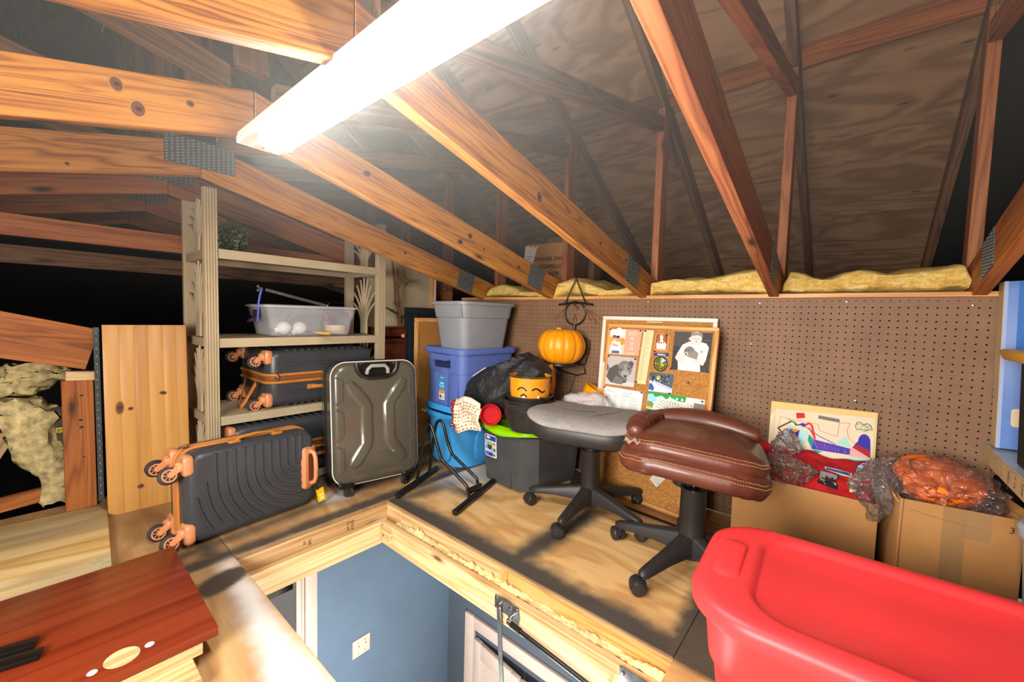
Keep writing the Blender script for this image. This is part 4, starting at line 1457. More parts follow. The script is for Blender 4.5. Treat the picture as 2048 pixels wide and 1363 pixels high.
# bottom: sky blue oval bin with a doubled lid
f = Matrix.Translation((-1.885, 1.845, 0)) @ BR
b = thing('storage_bin', 'sky blue storage bin at the bottom of the stack by the pegboard', 'bin', mw=f, group='stacked bins left of the pegboard')
R = lambda a, bb, z, rr: [Vector((p[0], p[1], z)) for p in rrect(a / 2, bb / 2, rr, 8)]
MB().loft([R(.32, .40, 0, .09), R(.345, .425, .008, .10), R(.385, .485, .285, .12), R(.405, .505, .288, .12), R(.405, .505, .305, .12), R(.38, .48, .306, .12)]).build('body', M['skybin'], b, local=True)
for sx, sy, wx, wy in ((0, -1, .16, 0), (1, 0, 0, .2)):
    mb = MB()
    nrm = Vector((sx, sy, 0)); tang = Vector((abs(sy), abs(sx), 0))
    o = Vector((sx * .1835, sy * .2325, .13))
    half = .095 if sy else .12
    secs = [[o + nrm * q + tang * (p[0] * k) + Vector((0, 0, p[1] * k + 0)) + nrm * (p[1] + .1) * .075 for p in rrect(half, .105, .06, 5)] for k, q in ((1.0, -.006), (.97, .0045), (.90, .008))]
    mb.loft(secs).build('side_panel', M['skybin'], b, local=True)
bin_lid(.425, .525, .13, .305, M['skybin'], b, 'lid', .026, .008, .004)
bin_lid(.415, .515, .13, .336, M['skybin'], b, 'spare_lid', .034, .006, -.008)
MB().box((-.14, -.264, .318), (.05, .004, .014), bev=.001).build('label_strip', M['cream'], b, local=True)
d = Draw(); d.text('XMAS', 0, 0, .028, '#151a3a', rot=-PI / 2 + .25).text('B3', .014, -.02, .03, '#151a3a', rot=-PI / 2 + .2)
d.build('marker_writing', Matrix.Translation((-.135, -.2352, .245)) @ frame((0, 0, 0), (1, 0, 0), y=(0, .09, 1)), b, local=True)
# middle: violet blue bin
f = Matrix.Translation((-1.885, 1.838, 0.366)) @ BR
b = thing('storage_bin', 'violet-blue lidded bin with a small blue label, middle of the stack', 'bin', mw=f, group='stacked bins left of the pegboard')
RB = lambda a, bb, z, rr=.055: [Vector((p[0], p[1], z)) for p in rrect(a / 2, bb / 2, rr, 7)]
MB().loft([RB(.325, .395, 0), RB(.335, .405, .006), RB(.352, .425, .205), RB(.364, .437, .207), RB(.372, .446, .318), RB(.39, .464, .320), RB(.39, .464, .328)]).build('body', M['bluebin'], b, local=True)
for c_, d_ in (((-.095, -.211, .10), (.085, .012, .205)), ((.095, -.211, .10), (.085, .012, .205)), ((-.178, 0, .10), (.012, .30, .20)), ((.178, 0, .10), (.012, .30, .20)), ((0, -.213, .13), (.09, .016, .26))):
    MB().box(c_, d_, bev=.006).build('rib', M['bluebin'], b, local=True)
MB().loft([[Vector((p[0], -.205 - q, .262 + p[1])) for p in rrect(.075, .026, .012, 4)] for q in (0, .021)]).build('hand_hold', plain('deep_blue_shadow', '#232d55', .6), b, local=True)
MB().loft([[Vector((p[0] * k, -.218 - q, .300 + p[1])) for p in rrect(.085, .018, .012, 4)] for k, q in ((1, 0), (.94, .032))]).build('handle', M['bluebin'], b, local=True)
bin_lid(.41, .482, .065, .326, M['bluebin'], b, 'lid', .030, .014)
d = Draw()
d.rect(-.028, -.075, .028, .075, '#1f93d2').rect(-.028, -.075, .028, -.025, '#f2f0ea').rect(-.028, -.038, .028, -.018, '#e8a72a').disc(0, -.03, .02, '#d98a1e', sy=.4)
d.disc(0, .062, .019, '#c8202c', sy=.4).text('Rubbermaid', 0, .0585, .0072, '#ffffff', 'CENTER', bold=.0002)
d.text('Rough', 0, .022, .014, '#ffffff', 'CENTER', bold=.0004).text('Tote 10 Gal', 0, .006, .011, '#ffffff', 'CENTER', bold=.0003).rect(-.02, -.004, .02, -.002, '#cfe6f5')
for i in range(12): d.rect(-.022 + i * .0018, -.068, -.0212 + i * .0018 + .0006 * (i % 2), -.045, '#333')
d.rect(.004, -.066, .024, -.063, '#888').rect(.004, -.058, .024, -.055, '#888').rect(.004, -.050, .02, -.047, '#888')
d.build('label', frame((-.005, -.2218, .112), (1, 0, 0), y=(0, 0, 1)), b, local=True)
# top: grey bin without a lid
f = Matrix.Translation((-1.868, 1.835, 0.711)) @ BR
b = thing('storage_bin', 'grey open storage bin on top of the violet-blue bin', 'bin', mw=f, group='stacked bins left of the pegboard')
bin_loft(.255, .355, .315, .42, .292, .05, .004, .016, .020, [(.66, 0), (.675, .005)]).build('body', M['greybin'], b, local=True)
sl_ = .03 / .292
mb = MB()
hp = [(-.085, .27), (-.085, .235), (-.060, .232), (-.055, .255), (.012, .255), (.04, .198), (.14, .198), (.14, .27)]
mb.loft([[Vector((p[0], -.1775 - p[1] * (.0325 / .292) - q, p[1])) for p in hp] for q in (0.001, .0062)])
o = mb.build('hand_hold', M['greybin'], b, local=True)

# ------------------------------------------------------------------ leaning frames, cream panel, wooden chest and dry bamboo
fr = lambda x, y, z: frame((x, y, z), (0, 1, 0), z=(-.02, 0, 1))


def frame_board(name, label, cat, mw, w, h, th, fw, fmat, pmat, gr=None):
    """picture-like board: local x across, y depth, z up, base corner at the origin"""
    t = thing(name, label, cat, mw=mw, group=gr)
    MB().box((w / 2, 0, h / 2), (w - fw, th * .5, h - fw)).build('panel', pmat, t, local=True)
    for c, s_ in (((w / 2, 0, fw / 2), (w, th, fw)), ((w / 2, 0, h - fw / 2), (w, th, fw)), ((fw / 2, 0, h / 2), (fw, th, h - 2 * fw)), ((w - fw / 2, 0, h / 2), (fw, th, h - 2 * fw))):
        L = max(s_[0], s_[2])
        m = Matrix.Translation(c) if s_[0] == L else Matrix.Translation(c) @ Matrix.Rotation(PI / 2, 4, 'Y')
        MB().box((0, 0, 0), (L, th, fw), bev=.003).build('frame_bar', fmat, t, m, local=True)
    return t


M['blackframe'] = plain('black_frame', '#1d2228', 0.4)
for i, (x, y0, h) in enumerate(((-2.385, 1.686, .965), (-2.345, 1.690, .955), (-2.305, 1.694, .955))):
    frame_board('picture_frame', ('black framed panel at the back of the leaning set, beside the chest', 'middle black framed panel of the leaning set', 'front black framed panel right behind the small cork board')[i],
                'frame', frame((x, y0, 0.0), (0, 1, 0), z=(0, 0, 1)), .43, h, .026, .035, M['blackframe'], M['blackframe'], 'black framed panels leaning in a row')
frame_board('cork_board', 'small oak framed cork board standing behind the stacked bins', 'board', frame((-2.265, 1.680, 0), (0, 1, 0), z=(0, 0, 1)), .43, .895, .022, .026, M['oak'], M['cork'])
cp = thing('foam_panel', 'cream wall panel leaning behind the dry bamboo', 'panel', (-2.56, 1.80, 0))
MB().box((-2.56, 1.765, .68), (.02, .54, 1.36), bev=.002).build('sheet', M['cream'], cp)
board('edge_strip', M['oak'], (-2.556, 2.048, 0), (-2.556, 2.048, 1.36), (0, 1, 0), .035, .03, cp)
board('edge_strip', M['trimwhite'], (-2.556, 2.074, 0), (-2.556, 2.074, 1.36), (0, 1, 0), .014, .03, cp)
ch = thing('wooden_chest', 'dark cherry wooden chest with a round knob under the dry bamboo', 'chest', (-2.46, 1.60, 0))
MB().box((-2.46, 1.60, .36), (.14, .27, .72), bev=.004).build('body', M['cherry'], ch)
MB().box((-2.455, 1.60, .735), (.16, .29, .030), bev=.006).build('moulding', M['cherry'], ch)
MB().box((-2.46, 1.60, .790), (.15, .28, .055), bev=.006).build('drawer', M['cherry'], ch)
MB().box((-2.455, 1.60, .823), (.16, .29, .012), bev=.004).build('top', M['cherry'], ch)
MB().lathe([(.001, 0), (.006, .002), (.006, .010), (.014, .018), (.014, .026), (.008, .032), (.001, .033)], 16, frame((-2.384, 1.655, .768), (0, 1, 0), z=(1, 0, 0))).build('knob', M['copper'], ch)
for i in range(3): board('panel_slat', M['cherry'], (-2.386, 1.69, .50 + i * .07), (-2.386, 1.73, .50 + i * .07), Zv, .06, .008, ch)
bp = thing('dry_bamboo', 'gilded twisted dry bamboo stem with leaves on the wooden chest', 'ornament', (-2.44, 1.685, .829))
M['gilt'] = plain('dried_gilt_stem', '#8a6238', 0.4, var=.25, vscale=40)
M['dryleaf'] = plain('dried_leaf', '#6b6a3c', 0.6, var=.3, vscale=40)
X0, Y0 = -2.44, 1.685
for ph in (0, PI):
    pts = []; rs = []
    for k in range(26):
        u = k / 25
        a = 5.2 * u + ph; r = .014 * (0.35 + math.sin(PI * min(1, u * 1.1)) * .8)
        pts.append((X0 + r * math.sin(a), Y0 - .045 * u + r * math.cos(a), .829 + .30 * u)); rs.append(.0085 * (1.25 if k % 7 == 0 else 1))
    MB().tube(pts, rs, 8).build('stem', M['gilt'], bp)
for k, (a, l, z, dy) in enumerate(((.2, .15, 1.09, -.03), (-.2, .20, 1.09, -.04), (.05, .14, 1.10, -.02), (.5, .10, 1.08, .0))):
    MB().tube([(X0, Y0 + dy * .5 - .03, z), (X0 + .01, Y0 - .04 + a * l * .6, z + l * .5), (X0, Y0 - .04 + a * l * .9, z + l)], [.006, .009, .003], 7).build('stalk', M['gilt'], bp)
for k, (a, l, z, q) in enumerate(((-.9, .15, .90, .0), (.35, .13, .87, .01), (-.35, .11, .93, .0), (.9, .07, .88, 0), (1.2, .11, 1.14, 0), (-.1, .09, .86, .02))):
    dirv = Vector((.1, math.sin(a), math.cos(a)))
    c0 = Vector((X0 + q, Y0 - .01, z)); sd = dirv.cross(Vector((1, 0, 0))).normalized()
    mb = MB(); vs = []
    for j in range(8):
        u = j / 7; wd = .011 * math.sin(PI * min(1, u * .9 + .1)); c = c0 + dirv * l * u + Vector((0, math.copysign(.03, a) * u * u, -.03 * u * u))
        vs += [c + sd * wd, c - sd * wd]
    mb._add(vs, [(2 * j, 2 * j + 1, 2 * j + 3, 2 * j + 2) for j in range(7)])
    mb.build('leaf', M['dryleaf'], bp, solid=.0015)

# ================================================================== charcoal tote with a lime lid
M['tote'] = plain('smoke_grey_tote', '#46484a', 0.3, var=0.05)
M['lime'] = plain('lime_green_lid', '#86c800', 0.32, var=0.04)
f = Matrix.Translation((-1.400, 1.868, 0)) @ Matrix.Rotation(math.radians(-6), 4, 'Z')
to = thing('storage_tote', 'charcoal tote with a wavy lime green lid beside the sky blue bin', 'tote', mw=f)


def octo(w, d, c, z, n=3):
    pts = []
    for sx, sy in ((1, 1), (-1, 1), (-1, -1), (1, -1)):
        a = (sx * w / 2, sy * (d / 2 - c)); b_ = (sx * (w / 2 - c), sy * d / 2)
        if sx * sy < 0: a, b_ = b_, a
        for k in range(n + 1): pts.append(Vector((a[0] + (b_[0] - a[0]) * k / n, a[1] + (b_[1] - a[1]) * k / n, z)))
    return pts


def wave(sec, amp=.013):
    return [Vector((p.x, p.y, p.z - amp * math.cos(4 * math.atan2(p.y, p.x) ) * -1)) for p in sec]


MB().loft([octo(.395, .44, .075, 0), octo(.405, .45, .075, .006), octo(.435, .485, .068, .295), octo(.447, .497, .068, .300)]).build('body', M['tote'], to, local=True, smooth=20)
for s in (-1, 1):
    MB().box((-.01, s * .2305, .13), (.17, .006, .25), bev=.003).build('raised_panel', M['tote'], to, local=True)
def lsec(w, d, r, z, amp):
    P = rrect(w / 2, d / 2, r, 9)
    # resample so the edge can wave
    out = []
    n = len(P)
    for i in range(n):
        a, b_ = P[i], P[(i + 1) % n]
        m_ = max(1, int(math.hypot(b_[0] - a[0], b_[1] - a[1]) / .03))
        out += [(a[0] + (b_[0] - a[0]) * k / m_, a[1] + (b_[1] - a[1]) * k / m_) for k in range(m_)]
    return [Vector((p[0], p[1], z - amp * math.cos(4 * math.atan2(p[1] / d, p[0] / w)))) for p in out]
secs = [(.465, .515, .298, .014, .11), (.481, .531, .298, .014, .115), (.485, .535, .310, .014, .115), (.475, .525, .322, .012, .11), (.445, .495, .328, .009, .11), (.415, .465, .331, .004, .10), (.40, .45, .322, .001, .10), (.1, .12, .322, 0, .04)]
n0 = len(lsec(.45, .515, .11, 0, 0))
base = lsec(1.0, 1.0, .24, 0, 0)
LS = []
for w_, d_, z_, am, r_ in secs:
    LS.append([Vector((p.x * w_, p.y * d_, z_ - am * math.cos(4 * math.atan2(p.y, p.x)))) for p in base])
MB().loft(LS).build('lid', M['lime'], to, local=True, smooth=50)
d = Draw()
W_, H_ = .098, .125
d.poly(rrect(W_ / 2, H_ / 2, .01, 3), '#e9edf3').poly(rrect(W_ / 2 - .004, H_ / 2 - .004, .007, 3), '#8fb4e0').rect(-.045, .030, .045, .058, '#25408f').disc(-.018, .046, .017, '#f2d6d2', sy=.5).text('Sterilite', -.031, .043, .009, '#c3202a', bold=.0002)
d.poly([(-.045, .030), (.045, .030), (.045, .020), (-.02, .026)], '#c7daf2').rect(-.045, -.058, .02, -.038, '#25408f').rect(.02, -.058, .045, -.034, '#f4f4f2')
d.poly([(-.026, .010), (.012, .012), (.010, -.018), (-.006, -.024), (-.024, -.016)], '#3a3f52').disc(-.007, .012, .02, '#84b622', sy=.45)
d.rect(.016, -.026, .044, .024, '#d9c0a8').disc(.03, -.012, .011, '#7ea830', sy=.5).rect(.022, -.024, .04, -.014, '#3a3530').disc(.03, .016, .007, '#8a5038')
d.text('20 gal', -.044, -.014, .010, '#25408f', bold=.0003).rect(-.043, -.026, -.004, -.0235, '#e9f0fa').rect(-.043, -.032, .004, -.0295, '#e9f0fa').text('TOTE', -.04, -.052, .009, '#ffffff')
for i in range(8): d.rect(.023 + i * .0024, -.055, .0242 + i * .0024, -.038, '#222')
d.build('label', frame((-.085, -.2385, .200), (1, 0, 0), y=(0, -.06, 1)), to, local=True)

# ------------------------------------------------------------------ things heaped on the lime lid
ZL = 0.334
def pot(name, label, mw, r0, r1, h, mat, cat, rings=(), group=None):
    t = thing(name, label, cat, mw=mw, group=group)
    mid = [(r0 + (r1 - r0) * (u ** .45), h * u) for u in (.02, .06, .15, .3, .5, .7, .85)]
    prof = [(.001, 0), (r0 * .9, 0)] + mid + [(r1, h * .93), (r1 + .006, h * .94), (r1 + .007, h - .002), (r1 - .002, h), (r1 - .005, h * .97), (r1 - .008, h * .5), (r0 * .85, h * .06), (.001, h * .05)]
    MB().lathe(prof, 36).build('body', mat, t, local=True)
    return t


kt = pot('cauldron_pail', 'black plastic cauldron pail standing on the lime green lid', Matrix.Translation((-1.268, 1.662, ZL + .003)), .085, .132, .165, M['blackplastic'], 'pail')
for k in range(3):
    a = 2 * PI * k / 3 + .4
    MB().lathe([(.012, 0), (.016, .014)], 10, Matrix.Translation((.07 * math.cos(a), .07 * math.sin(a), -.002))).build('foot', M['blackplastic'], kt, local=True)
MB().tube([(.128 * math.cos(t), .128 * math.sin(t), .118) for t in [2 * PI * k / 40 for k in range(40)]], .003, 6, closed=True).build('band', M['blackplastic'], kt, local=True)
MB().tube([(-.135, 0, .155)] + [(.142 * math.cos(t), .142 * math.sin(t) * .96, .172 - .015 * math.sin(-t)) for t in [PI + PI * k / 16 for k in range(17)]], .0032, 6).build('handle', M['blacksteel'], kt, local=True)
inn = pot('cauldron_pail', 'second black pail nested inside the lower cauldron pail', Matrix.Translation((-1.268, 1.665, ZL + .052)), .075, .112, .135, M['blackplastic'], 'pail')
MB().tube([(.118 * math.cos(t), .118 * math.sin(t), .132 + .004 * math.sin(3 * t)) for t in [PI * k / 14 - .3 for k in range(15)]] + [(.135, -.05, .137), (.150, -.052, .135)], .0028, 6).build('handle', M['blacksteel'], inn, local=True)
M['tinorange'] = plain('painted_orange_tin', '#e09218', 0.45, var=.12, vscale=30)
ob = thing('orange_pail', 'orange painted pail with a drawn face nested in the black pails', 'pail', (-1.272, 1.672, ZL + .085))
MB().lathe([(.001, 0), (.096, 0), (.106, .195), (.110, .197), (.110, .203), (.104, .203), (.103, .19), (.092, .01), (.001, .01)], 36).build('body', M['tinorange'], ob, local=True)
MB().tube([(.109 * math.cos(t), .109 * math.sin(t), .2) for t in [2 * PI * k / 36 for k in range(36)]], .0032, 6, closed=True).build('rim_wire', M['blacksteel'], ob, local=True)
d = Draw()
wv = lambda pts, wd: d.line(pts, wd, '#2a1a10')
wv([(-.075 + .05 * k / 8, .135 + .016 * math.sin(PI * k / 8)) for k in range(9)], .007)
wv([(.0 + .072 * k / 10, .138 + .010 * math.sin(1.9 * PI * k / 10)) for k in range(11)], .009)
wv([(-.055 + .03 * k / 6, .105 + .012 * math.sin(PI * k / 6)) for k in range(7)], .009)
d.disc(-.040, .104, .009, '#f0ead8', sy=.6).disc(.035, .104, .010, '#f0ead8', sy=.6)
for k in range(22): d.disc(rnd(-.08, .08), rnd(.08, .19), rnd(.0008, .0022), '#8a4a10', 6)
A0 = math.atan2(-1.672, 1.272) + .10
d.build('drawn_face', Matrix(), ob, local=True, warp=lambda u, v, z: ((.0962 + .01 * v / .195 + z * 2) * math.cos(A0 + u / .1), (.0962 + .01 * v / .195 + z * 2) * math.sin(A0 + u / .1), v))
MB().tube([(.108 * math.cos(.9), .108 * math.sin(.9), .198), (.10, .06, .235), (.06, .09, .255)], .002, 6).build('handle', M['steel'], ob, local=True)
pk = lambda a: 1 + .045 * math.cos(9 * a)
M['pumpkin'] = plain('pumpkin_orange', '#f0980c', 0.38, var=.06)
t2 = thing('orange_bucket', 'bright orange bucket edge peeking out behind the black jacket', 'bucket', (-1.365, 1.885, ZL + .08))
MB().lathe([(.001, 0), (.06, 0), (.082, .06), (.09, .13), (.085, .21), (.08, .245), (.075, .245), (.065, .05), (.001, .02)], 32, ripple=pk).build('body', M['pumpkin'], t2, local=True)
MB().tube([(.08, 0, .242), (.088, .02, .262), (.075, .05, .28)], .002, 6).build('handle', M['blacksteel'], t2, local=True)

# black jacket slumped over the pile
cl = NT('black_nylon')
nn = cl.noise(cl.coords((1, 1, 1)), 18, 4, .6, .8)
cl.p(Base_Color=(.011, .011, .012), Roughness=.6, Normal=cl.bump(nn, .5, .03))
M['nylon'] = cl.m
secs = []
prof = [(-1.775, 1.70, .470, .018, .020), (-1.755, 1.70, .462, .045, .05), (-1.70, 1.70, .463, .10, .08), (-1.62, 1.71, .485, .135, .10), (-1.54, 1.725, .510, .165, .11), (-1.46, 1.755, .530, .165, .12),
        (-1.41, 1.775, .560, .145, .115), (-1.36, 1.79, .590, .110, .11), (-1.31, 1.79, .600, .088, .095), (-1.265, 1.79, .598, .062, .075), (-1.24, 1.79, .590, .02, .02)]
for i in range(61):
    u = i / 60 * (len(prof) - 1); k = min(int(u), len(prof) - 2); q = u - k
    X, Yc, Zc, rz, ry = [a * (1 - q) + b_ * q for a, b_ in zip(prof[k], prof[k + 1])]
    sec = []
    for j in range(36):
        t = 2 * PI * j / 36
        fold = .16 * (1 - abs(math.sin(2.5 * t + 7 * X + 1.5 * math.sin(X * 18)))) ** 2 + .13 * fbm(X * 9, t * 1.4, 3) + .20 * (1 - abs(math.sin(9 * X + 1.6 * t + 2 * fbm(X * 5, t)))) ** 4 - .10
        sec.append(Vector((X + .012 * fbm(t * 2, X * 9), Yc + ry * math.cos(t) * (1 + fold), Zc + rz * math.sin(t) * (1 + fold * .8))))
    secs.append(sec)
jk = thing('black_jacket', 'crumpled black nylon jacket slumped over the pails and blue bin', 'jacket', (-1.5, 1.74, .36))
MB().loft(secs).build('cloth', M['nylon'], jk, smooth=70)
MB().tube([(-1.655, 1.632, .575), (-1.615, 1.635, .60), (-1.575, 1.64, .625), (-1.565, 1.642, .632)], .0025, 6).build('white_piping', M['white'], jk)

# heart print cloth bag and red tin lid
hb = thing('heart_cloth', 'cream cloth printed with red hearts, gathered beside the red tin', 'cloth', (-1.66, 1.57, .30))
def hp(u, v):
    x = -1.735 + .225 * u + .02 * (v - .5) * (1 - u); y = 1.56 - .045 * math.sin(PI * u) - .01 * v + .012 * math.sin(9 * u + 5 * v) + .010 * fbm(u * 7, v * 7)
    z = .278 + .028 * u + (.150 + .02 * u) * v * (.9 + .25 * math.sin(PI * u)) + .008 * math.sin(11 * u) - .012 * (1 - v) * math.sin(PI * u)
    return (x, y, z)
MB().grid(hp, 30, 18).build('cloth', plain('cream_cotton', '#e6d6bc', .85), hb, solid=.003)
def heart(d, x, y, s, col, rot):
    pts = []
    for k in range(14):
        t = 2 * PI * k / 14
        px = 16 * math.sin(t) ** 3; py = 13 * math.cos(t) - 5 * math.cos(2 * t) - 2 * math.cos(3 * t) - math.cos(4 * t)
        pts.append((x + s * (px * math.cos(rot) - py * math.sin(rot)) / 17, y + s * (px * math.sin(rot) + py * math.cos(rot)) / 17))
    d.poly(pts, col, z=.0)
d = Draw()
for i in range(11):
    for j in range(9):
        heart(d, .22 + .75 * (i + .5 * (j % 2)) / 11, .06 + .88 * j / 9, .026, '#9e1b22' if (i + j) % 3 else '#5a1a16', rnd(-.6, .6))
d.build('heart_print', Matrix(), hb, warp=lambda u, v, z: (lambda p: (p[0] + .0004, p[1] - .0024, p[2]))(hp(min(1, u), v)))
d = Draw()
d.poly([(0, 0), (.20, 0), (.20, .5), (.20, 1), (0, 1)], '#a8161e', z=0)
for j in range(7):
    for i in range(2): heart(d, .06 + .09 * i, .08 + .13 * j + .05 * i, .032, '#f0e4d4', rnd(-.5, .5))
vs0 = Draw()
def strip(nm, c):
    MB().grid(lambda u, v: (lambda p: (p[0] + .001, p[1] - .0042, p[2] + .001))(hp(.34 * u * (1 - .35 * v), v)), 6, 14).build(nm, c, hb)
strip('red_border', plain('red_cotton', '#9e141c', .85))
d = Draw()
for j in range(7):
    for i in range(2): heart(d, .05 + .10 * i, .08 + .13 * j + .05 * i, .030, '#f0e4d4', rnd(-.5, .5))
d.build('white_hearts', Matrix(), hb, warp=lambda u, v, z: (lambda p: (p[0] + .0016, p[1] - .0068, p[2] + .001))(hp(u, v)))
f = frame((-1.478, 1.600, .388), (.72, .69, 0), z=(.62, -.66, .18))
rt = thing('red_tin', 'round red tin lying on its side on the lime green lid', 'tin', mw=f)
MB().lathe([(.001, -.055), (.052, -.055), (.056, -.05), (.056, .012), (.058, .016), (.056, .020), (.050, .018), (.048, -.012), (.001, -.013)], 36).build('body', plain('red_plastic', '#b80c14', .6, spec=.2), rt, local=True)
# clear plastic bag with an orange pail in it
fl = NT('clear_film')
nz = fl.noise(fl.coords((1, 1, 1)), 30, 3, .55, 1.2)
bn = fl.bump(nz, 1.0, .03)
fl.t.nodes.remove(fl.b)
tr_ = fl.n('ShaderNodeBsdfTransparent', {0: (.97, .97, .98, 1)})
gl_ = fl.n('ShaderNodeBsdfGlossy', {'Color': (1, 1, 1, 1), 'Roughness': .16, 'Normal': bn})
fz = fl.n('ShaderNodeFresnel', {'IOR': 1.5, 'Normal': bn}).outputs[0]
fz = fl.math('MULTIPLY_ADD', fz, .95, .02, True)
st_ = fl.ramp(fl.noise(fl.coords((1, 1, 1)), 70, 2, .6, 2.0), [(.60, 0.02), (.74, .20)])  # white diffuse streaks painted in as the film's highlights
mx = fl.n('ShaderNodeMixShader', {0: fz, 1: tr_.outputs[0], 2: gl_.outputs[0]})
df_ = fl.n('ShaderNodeBsdfDiffuse', {'Color': (.92, .92, .94, 1)})
mx2 = fl.n('ShaderNodeMixShader', {0: st_, 1: mx.outputs[0], 2: df_.outputs[0]})
fl.t.links.new(mx2.outputs[0], fl.out.inputs[0])
M['film'] = fl.m
mf = NT('milky_film')
mf.p(Base_Color=(.80, .80, .82), Roughness=.3, Alpha=.62, Normal=mf.bump(mf.noise(mf.coords((1, 1, 1)), 26, 4, .6, 1.0), .8, .02))
M['milky'] = mf.m
pb2 = thing('plastic_bag', 'milky plastic bag slumped behind the grey stool seat', 'bag', (-1.06, 1.88, .36))
def blob(cx, cy, cz, rx, ry, rz, amp, seed, nu=40, nv=24):
    vs = []
    def fn(u, v):
        a = 2 * PI * u; t = -PI / 2 + PI * v
        n = Vector((math.cos(a) * math.cos(t), math.sin(a) * math.cos(t), math.sin(t)))
        q = 1 + amp * fbm(n.x * 2.6 + seed, n.y * 2.6, n.z * 2.6, 4)
        return (cx + rx * n.x * q, cy + ry * n.y * q, cz + rz * n.z * q)
    return MB().grid(fn, nu, nv)
blob(-1.06, 1.90, .425, .15, .10, .105, .16, 5).build('film', M['milky'], pb2, smooth=180)
p3 = thing('orange_pail', 'orange plastic pail tipped inside the milky bag', 'pail', mw=frame((-1.12, 1.985, .43), (.8, .3, -.5), z=(.25, .15, 1)))
MB().lathe([(.001, 0), (.05, 0), (.068, .11), (.072, .115), (.072, .12), (.065, .12), (.048, .01), (.001, .01)], 28).build('body', M['pumpkin'], p3, local=True)

# ================================================================== bicycle floor stand
bk = thing('bike_stand', 'black tubular bicycle floor stand beside the hatch corner', 'stand', (-1.6, 1.38, 0))
for (a, b_) in (((-1.690, 1.160, .016), (-1.835, 1.530, .016)), ((-1.352, 1.238, .016), (-1.468, 1.622, .016))):
    MB().tube([a, b_], .0155, 14).build('foot_bar', M['blacksteel'], bk)
    for p, q in ((a, b_), (b_, a)):
        dv = (Vector(p) - Vector(q)).normalized()
        MB().tube([Vector(p) - dv * .004, Vector(p) + dv * .0012], .0125, 12).build('foot_bore', M['black'], bk)
def smooth(pts, n=5):
    P = [Vector(p) for p in pts]; out = []
    for i in range(len(P) - 1):
        p0 = P[max(0, i - 1)]; p1 = P[i]; p2 = P[i + 1]; p3_ = P[min(len(P) - 1, i + 2)]
        for k in range(n):
            t = k / n
            out.append(.5 * ((2 * p1) + (p2 - p0) * t + (2 * p0 - 5 * p1 + 4 * p2 - p3_) * t * t + (3 * p1 - p0 - 3 * p2 + p3_) * t ** 3))
    return out + [P[-1]]
MB().tube(smooth([(-1.745, 1.315, .02), (-1.727, 1.318, .091), (-1.705, 1.322, .23), (-1.690, 1.325, .318), (-1.672, 1.328, .345), (-1.652, 1.333, .345), (-1.636, 1.336, .318), (-1.612, 1.34, .26), (-1.585, 1.345, .195), (-1.565, 1.349, .170), (-1.435, 1.376, .085), (-1.415, 1.380, .05), (-1.405, 1.381, .02)]), .0085, 10).build('wheel_hoop', M['blacksteel'], bk)
MB().tube(smooth([(-1.785, 1.431, .02), (-1.771, 1.434, .104), (-1.755, 1.436, .22), (-1.740, 1.438, .305), (-1.722, 1.441, .335), (-1.702, 1.446, .337), (-1.684, 1.449, .312), (-1.655, 1.455, .225), (-1.632, 1.459, .182), (-1.612, 1.462, .160), (-1.478, 1.486, .08), (-1.458, 1.490, .05), (-1.44, 1.492, .02)]), .0085, 10).build('wheel_hoop', M['blacksteel'], bk)
mb = MB()
mb.box((-1.425, 1.435, .045), (.012, .10, .03), frame((0, 0, 0), (1, 0, 0), z=(0, 0, 1)), bev=.003)
mb.build('bracket', M['blacksteel'], bk)
# ================================================================== swivel stools
M['greyfab'] = plain('worn_grey_fabric', '#8b8682', 0.95, var=.10, vscale=35, bump=.2, bscale=300)
M['leather'] = plain('brown_leather', '#5f3122', 0.40, var=.14, vscale=10, bump=.12, bscale=130, coat=.15)
M['thread'] = plain('tan_thread', '#b8875f', 0.7)
CAST = {}


def chair_caster(ch, x, y, yaw):
    f = Matrix.Translation((x, y, 0)) @ Matrix.Rotation(yaw, 4, 'Z')
    if 'c' in CAST:
        src = CAST['c']
        o = src.copy(); COL.objects.link(o); o.parent = ch; o.matrix_basis = f
        for c0 in src.children:
            c = c0.copy(); COL.objects.link(c); c.parent = o; c.matrix_basis = c0.matrix_basis.copy()
        return
    mb = MB()
    mb.lathe([(.001, .066), (.009, .066), (.009, .052), (.001, .052)], 12, Matrix.Translation((0, 0, 0)))
    # hood
    secs = []
    for k in range(11):
        a = -PI * .05 + PI * 1.0 * k / 10
        rr = .0285
        secs.append([Vector((.018 + rr * math.cos(a) * q, s, .0265 + rr * math.sin(a) * q)) for q, s in ((1, -.020), (1.05, -.008), (1.05, .008), (1, .020), (.93, .0205), (.93, -.0205))])
    mb.loft(secs)
    o = mb.build('caster', M['blackplastic'], ch, f, local=True)
    for s in (-1, 1):
        fr_ = frame((.018, s * .0145, .0258), (1, 0, 0), z=(0, s, 0))
        MB().lathe([(.001, -.010), (.0245, -.010), (.0258, -.007), (.0258, .005), (.022, .010), (.012, .012), (.001, .0125)], 26).build('wheel', M['blackplastic'], o, fr_, local=True)
    CAST['c'] = o


